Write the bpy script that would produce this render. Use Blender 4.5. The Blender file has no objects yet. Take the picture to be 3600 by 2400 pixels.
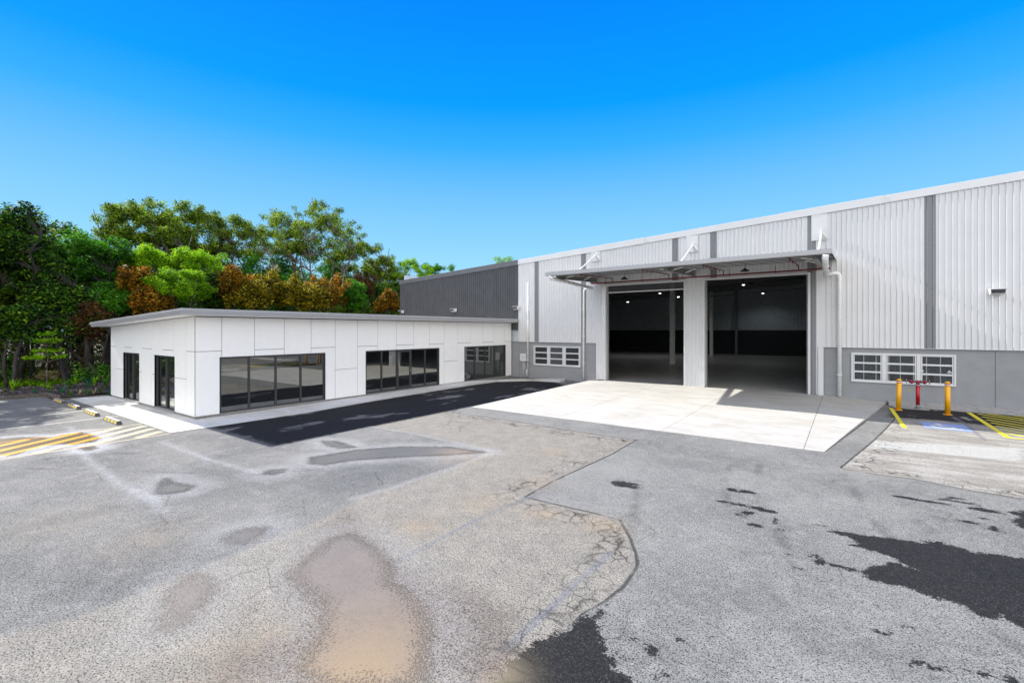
import bpy, math, random
import numpy as np
from mathutils import Vector

# ---------------------------------------------------------------- camera
TH = math.radians(36.04); SN, CS = math.sin(TH), math.cos(TH)
F, EYE = 1646.5, 3.3
scene = bpy.context.scene
cam = bpy.data.cameras.new('camera'); camo = bpy.data.objects.new('camera', cam)
scene.collection.objects.link(camo); scene.camera = camo
camo.location = (0, 0, EYE); camo.rotation_euler = (math.radians(90), 0, TH)
cam.sensor_width = 36; cam.lens = 36*F/3600; cam.shift_y = -40/3600
cam.clip_start = .1; cam.clip_end = 2000
scene.render.resolution_x, scene.render.resolution_y = 1024, 682

# ---------------------------------------------------------------- light
SUN = Vector((5.65, .24, -4.06)).normalized()          # direction the light travels
scene.view_settings.view_transform = 'Standard'; scene.view_settings.look = 'None'
scene.view_settings.exposure = 1.15
sl = bpy.data.lights.new('sun', 'SUN'); sl.energy = 4.8; sl.angle = math.radians(.5); sl.color = (1, .965, .90)
so = bpy.data.objects.new('sun', sl); scene.collection.objects.link(so)
so.rotation_euler = SUN.to_track_quat('-Z', 'Y').to_euler()

world = bpy.data.worlds.new('World'); scene.world = world; world.use_nodes = True
wn, wl = world.node_tree.nodes, world.node_tree.links; wn.clear()
def wnode(t, **k):
    n = wn.new(t)
    for a, b in k.items(): setattr(n, a, b)
    return n
w_out = wnode('ShaderNodeOutputWorld'); w_bg = wnode('ShaderNodeBackground'); wl.new(w_bg.outputs[0], w_out.inputs[0])
sky = wnode('ShaderNodeTexSky', sky_type='NISHITA', sun_disc=False, sun_elevation=math.asin(-SUN.z), sun_rotation=math.atan2(-SUN.x, -SUN.y))
sky.dust_density = .2; sky.ozone_density = 4; sky.air_density = 1
w_tc = wnode('ShaderNodeTexCoord'); w_sep = wnode('ShaderNodeSeparateXYZ'); wl.new(w_tc.outputs['Generated'], w_sep.inputs[0])
ramp = wnode('ShaderNodeValToRGB'); wl.new(w_sep.outputs['Z'], ramp.inputs[0])      # clear sky by height above the horizon
el = ramp.color_ramp.elements
SKY = [(0, (.22, .37, .48)), (.14, (.150, .330, .48)), (.27, (.078, .255, .48)), (.36, (.018, .200, .48)), (.43, (.0006, .160, .48)), (.57, (.0003, .118, .48)), (1, (.0004, .07, .36))]
el[0].position = SKY[0][0]; el[0].color = SKY[0][1]+(1,); el[1].position = 1; el[1].color = SKY[-1][1]+(1,)
for p, c in SKY[1:-1]:
    e = el.new(p); e.color = c+(1,)
w_nm = wnode('ShaderNodeVectorMath', operation='SCALE'); w_nm.inputs['Scale'].default_value = .10; wl.new(sky.outputs[0], w_nm.inputs[0])
w_mx = wnode('ShaderNodeMix', data_type='RGBA'); w_mx.inputs[0].default_value = .008
wl.new(ramp.outputs[0], w_mx.inputs[6]); wl.new(w_nm.outputs[0], w_mx.inputs[7])
# unseen white cloud behind the photographer (south-east), added to fill the shaded walls
w_dot = wnode('ShaderNodeVectorMath', operation='DOT_PRODUCT'); wl.new(w_tc.outputs['Generated'], w_dot.inputs[0])
w_dot.inputs[1].default_value = Vector((.66, -.70, .28)).normalized()
w_n = wnode('ShaderNodeTexNoise'); w_n.inputs['Scale'].default_value = 2.2; w_n.inputs['Detail'].default_value = 6; wl.new(w_tc.outputs['Generated'], w_n.inputs[0])
w_a = wnode('ShaderNodeMath', operation='MULTIPLY_ADD'); w_a.inputs[1].default_value = .9; wl.new(w_n.outputs[0], w_a.inputs[0]); wl.new(w_dot.outputs['Value'], w_a.inputs[2])
w_mr = wnode('ShaderNodeMapRange', interpolation_type='SMOOTHSTEP'); wl.new(w_a.outputs[0], w_mr.inputs[0])
w_mr.inputs[1].default_value = .62; w_mr.inputs[2].default_value = 1.15
w_cl = wnode('ShaderNodeMix', data_type='RGBA'); wl.new(w_mr.outputs[0], w_cl.inputs[0]); wl.new(w_mx.outputs[2], w_cl.inputs[6])
w_cl.inputs[7].default_value = (.97, .965, .965, 1)
wl.new(w_cl.outputs[2], w_bg.inputs[0]); w_bg.inputs[1].default_value = 1.0

# ---------------------------------------------------------------- helpers
rng = np.random.default_rng(7); random.seed(7)
col = scene.collection
def ray(u, v):
    l = (u-1800)/F
    return (-SN+l*CS, CS+l*SN, -(v-1160)/F)
def tag(o, label=None, cat=None, group=None, kind=None):
    if label: o['label'] = label
    if cat: o['category'] = cat
    if group: o['group'] = group
    if kind: o['kind'] = kind
    return o
def empty(name, loc, label, cat, group=None):
    o = bpy.data.objects.new(name, None); col.objects.link(o); o.location = loc; o.empty_display_size = .3
    return tag(o, label, cat, group)
def wloc(o):
    p = Vector((0, 0, 0))
    while o: p += Vector(o.location); o = o.parent
    return p
class MB:
    def __init__(s): s.v = []; s.f = []; s.sm = []
    def face(s, pts, smooth=False):
        b = len(s.v); s.v += [tuple(p) for p in pts]; s.f.append(tuple(range(b, b+len(pts)))); s.sm.append(smooth); return s
    def hexa(s, p):          # 4 bottom (ccw), 4 top
        b = len(s.v); s.v += [tuple(q) for q in p]
        for f in ((3,2,1,0),(4,5,6,7),(0,1,5,4),(1,2,6,5),(2,3,7,6),(3,0,4,7)): s.f.append(tuple(b+i for i in f)); s.sm.append(False)
        return s
    def box(s, x0, x1, y0, y1, z0, z1):
        x0, x1 = min(x0,x1), max(x0,x1); y0, y1 = min(y0,y1), max(y0,y1)
        return s.hexa([(x0,y0,z0),(x1,y0,z0),(x1,y1,z0),(x0,y1,z0),(x0,y0,z1),(x1,y0,z1),(x1,y1,z1),(x0,y1,z1)])
    def sbox(s, x0, x1, y0, y1, zb, zt):      # bottom and top heights are functions of x
        return s.hexa([(x0,y0,zb(x0)),(x1,y0,zb(x1)),(x1,y1,zb(x1)),(x0,y1,zb(x0)),(x0,y0,zt(x0)),(x1,y0,zt(x1)),(x1,y1,zt(x1)),(x0,y1,zt(x0))])
    def prism(s, poly, z0, z1):
        a = sum(poly[i][0]*poly[(i+1) % len(poly)][1]-poly[(i+1) % len(poly)][0]*poly[i][1] for i in range(len(poly)))
        if a < 0: poly = poly[::-1]
        g = (lambda q, z: z(q[0], q[1]) if callable(z) else z)
        n = len(poly); b = len(s.v)
        s.v += [(q[0],q[1],g(q,z0)) for q in poly]+[(q[0],q[1],g(q,z1)) for q in poly]
        s.f += [tuple(b+i for i in range(n))[::-1], tuple(b+n+i for i in range(n))]+[(b+i, b+(i+1) % n, b+n+(i+1) % n, b+n+i) for i in range(n)]
        s.sm += [False]*(n+2); return s
    def bar(s, a, b, w, h):   # rectangular bar between two points, h roughly vertical
        a, b = Vector(a), Vector(b); d = (b-a).normalized(); up = Vector((0,0,1)) if abs(d.z) < .95 else Vector((0,1,0))
        r = d.cross(up).normalized()*w/2; u = r.cross(d).normalized()*h/2
        return s.hexa([a-r-u, a+r-u, b+r-u, b-r-u, a-r+u, a+r+u, b+r+u, b-r+u])
    def tube(s, path, rad, n=10, caps=True):
        P = [Vector(p) for p in path]; R = rad if isinstance(rad, (list, tuple)) else [rad]*len(P)
        base = len(s.v); ref = None
        for i, p in enumerate(P):
            d = (P[min(i+1, len(P)-1)]-P[max(i-1, 0)])
            d = d.normalized() if d.length > 1e-9 else Vector((0, 0, 1))
            if ref is None: ref = Vector((0,0,1)) if abs(d.z) < .9 else Vector((1,0,0))
            a = (ref-d*ref.dot(d)).normalized(); ref = a; c = d.cross(a)
            for k in range(n):
                t = 2*math.pi*k/n; s.v.append(tuple(p+(a*math.cos(t)+c*math.sin(t))*R[i]))
        for i in range(len(P)-1):
            for k in range(n):
                a, b = base+i*n+k, base+i*n+(k+1) % n
                s.f.append((a, b, b+n, a+n)); s.sm.append(True)
        if caps:
            s.f.append(tuple(base+k for k in range(n))[::-1]); s.sm.append(False)
            s.f.append(tuple(base+(len(P)-1)*n+k for k in range(n))); s.sm.append(False)
        return s
    def build(s, name, mat, parent=None, bevel=0):
        off = wloc(parent); me = bpy.data.meshes.new(name)
        me.from_pydata([(v[0]-off.x, v[1]-off.y, v[2]-off.z) for v in s.v], [], s.f)
        me.polygons.foreach_set('use_smooth', s.sm); me.materials.append(mat); me.update()
        o = bpy.data.objects.new(name, me); col.objects.link(o)
        if parent: o.parent = parent
        if bevel:
            m = o.modifiers.new('bevel', 'BEVEL'); m.width = bevel; m.segments = 2; m.limit_method = 'ANGLE'
        return o
def copy_thing(o, loc, label, name=None):
    def rec(a, parent):
        c = a.copy(); col.objects.link(c); c.parent = parent
        for ch in list(a.children): rec(ch, c)
        return c
    r = rec(o, None); r.location = loc; r['label'] = label
    return r

# ---------------------------------------------------------------- material helpers
class NT:
    def __init__(s, name):
        s.m = bpy.data.materials.new(name); s.m.use_nodes = True; s.n = s.m.node_tree.nodes; s.l = s.m.node_tree.links
        s.b = s.n['Principled BSDF']; s.o = s.n['Material Output']
        s._p = None
    def new(s, t, **k):
        n = s.n.new(t)
        for a, b in k.items(): setattr(n, a, b)
        return n
    def put(s, sock, val):
        if hasattr(val, 'links'): s.l.new(val, sock)
        elif isinstance(val, tuple) and len(val) == 3 and len(sock.default_value) == 4: sock.default_value = val+(1,)
        else: sock.default_value = val
    def pos(s, scale=(1, 1, 1), rot=0):
        g = s.new('ShaderNodeTexCoord').outputs['Object']
        if scale != (1, 1, 1) or rot:
            m = s.new('ShaderNodeMapping'); m.inputs['Scale'].default_value = scale; m.inputs['Rotation'].default_value = (0, 0, rot); s.l.new(g, m.inputs[0]); g = m.outputs[0]
        return g
    def noise(s, scale, detail=3, rough=.55, vec=None, dist=0):
        n = s.new('ShaderNodeTexNoise'); n.inputs['Scale'].default_value = scale; n.inputs['Detail'].default_value = detail
        n.inputs['Roughness'].default_value = rough; n.inputs['Distortion'].default_value = dist
        s.l.new(vec or s.pos(), n.inputs['Vector']); return n.outputs[0]
    def voro(s, scale, feature='F1', vec=None, out='Distance'):
        n = s.new('ShaderNodeTexVoronoi', feature=feature); n.inputs['Scale'].default_value = scale; s.l.new(vec or s.pos(), n.inputs['Vector']); return n.outputs[out]
    def math(s, op, a, b=0, c=0, clamp=False):
        n = s.new('ShaderNodeMath', operation=op, use_clamp=clamp)
        for i, v in enumerate((a, b, c)): s.put(n.inputs[i], v)
        return n.outputs[0]
    def rng(s, v, a, b, c=0., d=1., smooth=True):
        n = s.new('ShaderNodeMapRange', interpolation_type='SMOOTHSTEP' if smooth else 'LINEAR'); s.put(n.inputs[0], v)
        for i, q in enumerate((a, b, c, d)): s.put(n.inputs[i+1], q)
        return n.outputs[0]
    def mix(s, f, a, b, blend='MIX'):
        n = s.new('ShaderNodeMix', data_type='RGBA', blend_type=blend); s.put(n.inputs[0], f); s.put(n.inputs[6], a); s.put(n.inputs[7], b); return n.outputs[2]
    def attr(s, name):
        return s.new('ShaderNodeAttribute', attribute_name=name).outputs['Fac']
    def bump(s, h, strength=.3, dist=.01):
        n = s.new('ShaderNodeBump'); n.inputs['Strength'].default_value = strength; n.inputs['Distance'].default_value = dist; s.put(n.inputs['Height'], h); s.l.new(n.outputs[0], s.b.inputs['Normal']); return n.outputs[0]
    def set(s, **k):
        names = {'color': 'Base Color', 'rough': 'Roughness', 'metal': 'Metallic', 'spec': 'Specular IOR Level'}
        for a, b in k.items(): s.put(s.b.inputs[names[a]], b)
        return s.m
def simple(name, c, rough=.5, metal=0., var=.06, scale=3, dirt=.0, bump=0.):
    t = NT(name); n = t.noise(scale, 4); k = t.rng(n, .3, .7, 1-var, 1+var)
    v = t.new('ShaderNodeVectorMath', operation='SCALE'); v.inputs[0].default_value = c; t.l.new(k, v.inputs['Scale']); o = v.outputs[0]
    if dirt: o = t.mix(t.math('MULTIPLY', t.rng(t.noise(1.2, 6, .7, t.pos((1.5, 1.5, .25))), .5, .8), dirt), o, (.2, .18, .15))
    if bump: t.bump(t.noise(scale*12, 3), bump, .01)
    return t.set(color=o, rough=t.rng(t.noise(scale*2, 3), .3, .7, max(rough-.06, .02), rough+.06), metal=metal)

M = {}
M['panel'] = simple('white_cladding_panel', (.83, .82, .80), .42, var=.012, dirt=.03)
M['white'] = simple('white_sheet_steel', (.64, .64, .645), .38, var=.02, scale=1.2, dirt=.06)
M['trim'] = simple('white_trim', (.78, .775, .77), .35, var=.02, dirt=.05)
M['fascia'] = simple('pale_grey_fascia', (.36, .36, .37), .35, var=.02)
M['strip'] = simple('grey_sheet_steel', (.21, .215, .225), .45, var=.05, scale=9)
M['dark'] = simple('charcoal_sheet_steel', (.078, .08, .087), .42, var=.08, scale=1.5, dirt=.05)
M['darkcap'] = simple('charcoal_capping', (.12, .122, .13), .35, var=.06)
M['precast'] = simple('grey_painted_concrete', (.275, .28, .29), .7, var=.06, scale=2, dirt=.10, bump=.35)
M['plinth'] = simple('bare_concrete_plinth', (.24, .23, .21), .85, var=.25, scale=18, bump=.4)
M['frame'] = simple('charcoal_aluminium', (.035, .036, .037), .42, var=.05)
M['gap'] = simple('dark_backing', (.02, .02, .021), .8)
M['pipe'] = simple('white_plastic_pipe', (.74, .75, .75), .3, var=.02, dirt=.06)
M['galv'] = simple('galvanised_steel', (.26, .265, .265), .45, .25, var=.1, scale=8)
M['canopysheet'] = simple('canopy_sheet_steel', (.13, .13, .128), .5, .1, var=.1, scale=4)
M['steelpaint'] = simple('grey_painted_steel', (.20, .20, .195), .45, var=.05)
M['redpipe'] = simple('red_oxide_pipe', (.14, .014, .012), .45, var=.1)
M['red'] = simple('red_enamel', (.42, .008, .014), .3, var=.06, scale=6)
M['darkred'] = simple('dark_red_casting', (.20, .006, .03), .4, var=.1, scale=9)
M['yellow'] = simple('yellow_powder_coat', (.78, .37, .004), .32, var=.04, scale=6, dirt=.06)
M['black'] = simple('black_rubber', (.02, .02, .021), .55, var=.1)
M['charcoal'] = simple('charcoal_moulding', (.055, .057, .06), .6, var=.1, scale=12)
M['tread'] = simple('grey_moulding', (.27, .27, .275), .7, var=.1, scale=12, bump=.2)
M['shutter'] = simple('charcoal_shutter_slats', (.05, .051, .055), .5, var=.06)
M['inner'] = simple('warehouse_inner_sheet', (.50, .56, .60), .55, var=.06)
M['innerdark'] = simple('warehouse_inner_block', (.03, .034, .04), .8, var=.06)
M['column'] = simple('grey_column_paint', (.80, .80, .77), .5, var=.06, dirt=.1)
M['timber'] = simple('weathered_timber', (.10, .085, .07), .8, var=.3, scale=9, bump=.3)
M['kerb'] = simple('kerb_concrete', (.30, .29, .28), .85, var=.15, scale=6, bump=.3)
M['chrome'] = simple('satin_steel', (.6, .6, .6), .25, .9)
M['navy'] = simple('navy_sticker', (.006, .01, .06), .5)
M['paper'] = simple('white_sticker', (.75, .75, .78), .5)
M['reflector'] = simple('yellow_reflective_film', (.85, .56, .01), .35, var=.03)
M['tagyellow'] = simple('yellow_tag', (.5, .42, .02), .5)

def glass(name, refl, tint, base=(.006, .007, .008), streak=0., wave=.02):
    t = NT(name); t.set(color=base, rough=.3, spec=.05)
    if streak:
        s = t.rng(t.noise(7, 5, .7, t.pos((3, 3, .6))), .42, .72); t.set(color=t.mix(t.math('MULTIPLY', s, streak), base, (.10, .105, .11)))
    gl = t.new('ShaderNodeBsdfGlossy'); gl.inputs['Color'].default_value = tint+(1,); gl.inputs['Roughness'].default_value = .012
    b = t.new('ShaderNodeBump'); b.inputs['Strength'].default_value = wave; b.inputs['Distance'].default_value = .1
    t.l.new(t.noise(.9, 1), b.inputs['Height']); t.l.new(b.outputs[0], gl.inputs['Normal'])
    fr = t.new('ShaderNodeFresnel'); fr.inputs[0].default_value = 1.5
    f = t.math('ADD', fr.outputs[0], refl, clamp=True)
    mx = t.new('ShaderNodeMixShader'); t.l.new(f, mx.inputs[0]); t.l.new(t.b.outputs[0], mx.inputs[1]); t.l.new(gl.outputs[0], mx.inputs[2]); t.l.new(mx.outputs[0], t.o.inputs[0])
    return t.m
M['glass'] = glass('tinted_glass', .20, (.88, .90, .86))
M['glass2'] = glass('dusty_glass', .03, (.8, .85, .9), (.03, .032, .035), .6)
def emis(name, c, s):
    t = NT(name); t.b.inputs['Emission Color'].default_value = c+(1,); t.b.inputs['Emission Strength'].default_value = s; return t.m
M['lamp'] = emis('lit_lamp_lens', (1, .97, .92), 6)

def concrete(name, c, streak=.35, bumpv=.15, warm=(.95, .92, .86)):
    t = NT(name)
    a = t.rng(t.noise(.55, 6, .65, t.pos((1, 2.4, 1), .3), .6), .35, .7)
    b = t.rng(t.noise(2.2, 6, .7, t.pos((.6, 2.6, 1), -.25), .8), .48, .72)
    k = t.mix(a, c, tuple(x*.86*w for x, w in zip(c, warm)))
    k = t.mix(t.math('MULTIPLY', b, streak), k, tuple(x*.60 for x in c))
    k = t.mix(t.rng(t.noise(60, 2), .3, .7, 0, .22), k, tuple(x*.7 for x in c))
    k = t.mix(t.math('MULTIPLY', t.rng(t.noise(9, 4, .7), .66, .72), .5), k, tuple(x*.5 for x in c))
    t.bump(t.noise(70, 3), bumpv, .005)
    return t.set(color=k, rough=t.rng(t.noise(3, 3), .3, .7, .62, .85))
M['apron'] = concrete('apron_concrete', (.40, .39, .37), .5)
M['path'] = concrete('footpath_concrete', (.56, .555, .54), .18)
M['floor'] = concrete('warehouse_floor_concrete', (.55, .54, .52), .5, .02)
M['floor'].node_tree.nodes['Principled BSDF'].inputs['Roughness'].default_value = .3
for l in list(M['floor'].node_tree.links):
    if l.to_socket.name == 'Roughness' and l.to_node.name == 'Principled BSDF': M['floor'].node_tree.links.remove(l)
M['floor'].node_tree.nodes['Principled BSDF'].inputs['Roughness'].default_value = .32

# measured outlines on the ground, in metres
EDGE_A = [(-13.03, 13.85), (-9.54, 13.75), (-7.56, 13.58), (-5.25, 13.53), (-5.18, 11.65), (-5.24, 10.14), (-5.29, 8.71), (-5.24, 7.64), (-4.42, 7.67), (-3.7, 7.71), (-3.26, 7.69), (-2.85, 7.12), (-2.56, 6.63), (-2.43, 6.33), (-2.38, 5.75), (-2.43, 5.28), (-2.53, 4.89), (-2.52, 4.47), (-2.47, 4.08), (-2.4, 3.68)]
WET_EDGE = [(-1.66, 4.21), (-1.85, 4.31), (-1.97, 4.4), (-2.21, 4.65), (-2.35, 4.92), (-2.43, 5.28)]
EDGE_R = [(1.37, 23.69), (1.23, 22.24), (0.95, 20.34), (0.56, 17.96), (0.26, 16.31), (-0.24, 13.68)]
EDGE_RL = [(-0.22, 13.68), (0.54, 13.57), (1.11, 13.64), (1.94, 13.37), (2.71, 13.31)]
PUD_BIG = [(-6.67, 4.31), (-6.59, 4.6), (-5.85, 4.52), (-5.14, 4.26), (-4.89, 4.02), (-4.38, 3.96), (-3.97, 3.78), (-3.59, 3.42), (-3.24, 3.02), (-4.0, 2.47), (-4.33, 2.47), (-4.74, 2.97), (-5.09, 3.2), (-5.71, 3.31), (-6.18, 3.38), (-6.46, 3.92)]
DAMP_BIG = [(-7.49, 5.07), (-6.7, 5.02), (-5.27, 4.5), (-4.54, 4.39), (-3.84, 4.51), (-3.21, 4.42), (-2.54, 3.53), (-4.8, 1.89), (-5.16, 2.13), (-4.93, 2.52), (-4.97, 2.97), (-6.06, 3.22), (-6.71, 3.89)]
PUD_OVAL = [(-7.21, 2.48), (-7.19, 2.63), (-6.85, 2.66), (-6.54, 2.55), (-6.38, 2.39), (-6.1, 2.13), (-6.1, 2.0), (-6.21, 1.91), (-6.43, 2.07), (-6.89, 2.19)]
PUD_SMALL = [(-8.07, 3.33), (-8.18, 3.55), (-8.08, 3.81), (-7.86, 3.89), (-7.69, 3.68), (-7.61, 3.42), (-7.77, 3.3)]
PUD_LONG = [(-10.86, 6.42), (-11.39, 6.77), (-11.2, 7.31), (-11.03, 7.96), (-10.38, 8.84), (-9.25, 9.65), (-8.04, 9.81), (-8.65, 9.02), (-9.53, 8.12), (-10.3, 7.19), (-10.45, 6.6)]
PUD_TOP = [(-12.79, 7.97), (-12.48, 8.2), (-11.34, 8.07), (-11.56, 7.75), (-12.14, 7.72)]
PUD_TRI = [(-11.36, 3.41), (-12.16, 3.74), (-12.39, 3.9), (-11.84, 3.88), (-11.28, 4.07), (-11.06, 3.82), (-11.22, 3.49)]
PUD_DOT = [(-10.96, 5.37), (-11.13, 5.55), (-10.91, 5.83), (-10.7, 5.63), (-10.73, 5.43)]
PUD_HATCH = [(-20.74, 1.69), (-20.93, 2.35), (-20.88, 2.52), (-20.7, 2.78), (-20.24, 3.12), (-19.81, 3.28), (-20.03, 3.64), (-20.19, 4.04), (-19.65, 4.11), (-18.64, 4.13), (-18.14, 3.89), (-18.17, 3.49), (-18.66, 3.22), (-18.69, 2.94), (-18.37, 2.57), (-17.94, 2.26), (-18.2, 2.04), (-17.41, 1.42)]
PUD_H2 = [(-17.53, 3.52), (-17.48, 3.75), (-17.04, 3.73), (-16.94, 3.58), (-17.1, 3.5)]
DARK_C = [(-9.38, 5.22), (-10.44, 6.82), (-9.19, 8.37), (-7.92, 7.51), (-7.84, 6.46), (-8.01, 5.62), (-7.38, 5.15), (-8.26, 5.22)]
STAIN = [(-0.34, 9.31), (-0.02, 9.44), (0.21, 9.45), (0.81, 9.62), (1.06, 9.86), (1.41, 9.68), (2.01, 9.87), (3.11, 9.94), (2.31, 7.36), (1.53, 7.5), (1.44, 7.58), (1.38, 7.74), (1.3, 7.46), (1.18, 7.49), (1.11, 7.75), (0.83, 7.72), (0.57, 7.83), (0.31, 7.8), (0.2, 7.75), (0.04, 7.98), (0.21, 8.25), (0.44, 8.57), (0.63, 8.55), (0.65, 8.49), (0.5, 8.77), (0.2, 8.8), (0.07, 9.06), (-0.13, 9.21)]
STAIN_R = [(2.23, 12.21), (2.69, 12.54), (3.5, 12.71), (3.21, 11.63), (2.3, 11.27), (2.21, 11.65), (2.39, 12.02)]
BLOBS = [(-3.93, 9.52, 0.272, 0.206), (-2.02, 10.49, 0.122, 0.112), (-1.77, 10.56, 0.208, 0.12), (-1.71, 9.7, 0.136, 0.082), (-1.46, 9.7, 0.158, 0.12), (-1.24, 9.65, 0.144, 0.091), (-1.59, 9.3, 0.15, 0.122), (-1.63, 9.49, 0.05, 0.051), (-1.08, 9.25, 0.05, 0.091), (-0.96, 8.9, 0.078, 0.081), (-0.84, 8.64, 0.036, 0.041), (-0.39, 8.14, 0.072, 0.061), (-0.38, 7.96, 0.086, 0.081), (-0.19, 8.0, 0.058, 0.06), (-0.04, 7.96, 0.058, 0.05), (-0.61, 7.6, 0.036, 0.03), (-0.37, 7.76, 0.045, 0.03), (-0.71, 7.99, 0.036, 0.041), (-0.01, 8.94, 0.078, 0.06), (-0.07, 8.63, 0.045, 0.04), (1.98, 12.03, 0.194, 0.141), (1.84, 11.52, 0.086, 0.071), (1.62, 11.13, 0.1, 0.061), (1.93, 11.01, 0.1, 0.133), (1.62, 12.55, 0.1, 0.081), (1.66, 12.36, 0.208, 0.11), (0.91, 12.03, 0.2, 0.1), (1.2, 12.04, 0.258, 0.1), (1.74, 12.29, 0.064, 0.051), (-1.68, 4.73, 0.05, 0.054), (-1.93, 4.81, 0.036, 0.022), (-1.49, 5.04, 0.022, 0.032), (-1.47, 4.44, 0.058, 0.051), (0.34, 6.1, 0.05, 0.04), (0.58, 6.11, 0.045, 0.03), (0.66, 6.15, 0.045, 0.032), (0.48, 6.1, 0.014, 0.02), (0.5, 6.82, 0.042, 0.03), (0.24, 7.05, 0.036, 0.02), (0.28, 6.52, 0.028, 0.03), (0.99, 6.29, 0.036, 0.03), (1.24, 6.39, 0.086, 0.112), (-2.19, 4.9, 0.036, 0.032), (-1.88, 4.42, 0.028, 0.022), (-0.39, 9.46, 0.05, 0.03), (-1.98, 9.68, 0.064, 0.051), (-1.4, 8.8, 0.072, 0.041)]
SEAM1 = [(-5.19, 7.71), (-5.26, 6.62), (-5.29, 5.73), (-5.26, 4.39)]
SEAM2 = [(-2.91, 6.46), (-2.93, 5.48), (-2.9, 4.62), (-2.91, 4.0), (-2.93, 3.59), (-2.94, 3.28)]
SEAM3 = [(-7.93, 5.57), (-7.8, 6.43), (-7.83, 7.13), (-7.74, 8.07), (-7.85, 9.75)]
RIDGE1 = [(-21.73, 4.04), (-20.16, 3.93), (-15.85, 3.29), (-12.35, 3.17), (-11.12, 3.28), (-10.16, 3.16)]
RIDGE2 = [(-16.55, 5.1), (-14.82, 5.11), (-13.37, 5.1), (-11.21, 5.3)]
EDGE_BC = [(-13.47, 10.1), (-11.49, 10.27), (-7.96, 9.99), (-8.01, 9.94), (-7.76, 8.09), (-7.79, 7.09), (-7.93, 5.57), (-7.55, 4.93)]
SEAM4 = [(3.1, 24.27), (3.21, 22.44), (3.19, 21.09), (3.22, 19.71)]
PATCHR = [(0.51, 17.69), (1.42, 18.06), (3.87, 19.0), (3.45, 16.92), (1.72, 16.8), (0.26, 16.37)]
# ---------------------------------------------------------------- ground: stains, patches, puddles and painted shade as signed distances
def sd(px, py, poly):
    """signed distance, positive inside"""
    P = np.array(poly, float); Q = np.roll(P, -1, 0); d = np.full(px.shape, 1e9); ins = np.zeros(px.shape, bool)
    for (ax, ay), (bx, by) in zip(P, Q):
        ex, ey = bx-ax, by-ay; L = ex*ex+ey*ey+1e-12
        t = np.clip(((px-ax)*ex+(py-ay)*ey)/L, 0, 1)
        d = np.minimum(d, np.hypot(px-ax-t*ex, py-ay-t*ey))
        c = ((ay > py) != (by > py)) & (px < (bx-ax)*(py-ay)/(by-ay+1e-12)+ax); ins ^= c
    return np.where(ins, d, -d)
def sl_(px, py, line, w):
    d = np.full(px.shape, 1e9)
    for (ax, ay), (bx, by) in zip(line[:-1], line[1:]):
        ex, ey = bx-ax, by-ay; t = np.clip(((px-ax)*ex+(py-ay)*ey)/(ex*ex+ey*ey+1e-12), 0, 1)
        d = np.minimum(d, np.hypot(px-ax-t*ex, py-ay-t*ey))
    return w-d
POLY_NEW = EDGE_A+[(-2.4, -4), (12, -4), (12, 13.2)]+EDGE_RL[::-1]+EDGE_R[::-1][0:]+[(1.3, 28), (-18.5, 28), (-13.9, 24), (-13.6, 15)]
POLY_OLD = [(-13.4, 13.85)]+EDGE_A[1:]+[(-2.4, 1), (-3, -4), (-9, -4), (-7.2, 1.5)]+EDGE_BC[::-1]
POLY_R = [(12, 13.0)]+EDGE_RL[::-1]+EDGE_R[::-1]+[(1.3, 28), (12, 28)]
WEDGE = [(-2.42, 5.3), (-2.5, 4.9), (-2.56, 4.5), (-2.75, 4.1), (-2.75, 3.3), (-1.6, 3.3), (-1.5, 4.1)]+WET_EDGE
CANOPY_SHADE = [(1.0, 22.7), (2.6, 22.9), (4.2, 22.6), (7, 22.8), (7, 26.1), (1.35, 26.1)]  # shade under the canopy painted dark on the asphalt
EAVE_SHADE_DAMP = [(-17.75, 6.75), (-13.25, 6.75), (-13.25, 12), (-13.3, 20), (-13.9, 24.6), (-15.2, 25.6), (-17.4, 25.2), (-18.5, 24), (-18.7, 19), (-18.4, 14), (-17.9, 10)]  # office eave shadow painted dark on the asphalt, together with damp patches
PUDS = [PUD_BIG, PUD_OVAL, PUD_SMALL, PUD_LONG, PUD_TOP, PUD_TRI, PUD_DOT, PUD_HATCH, PUD_H2]
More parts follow.
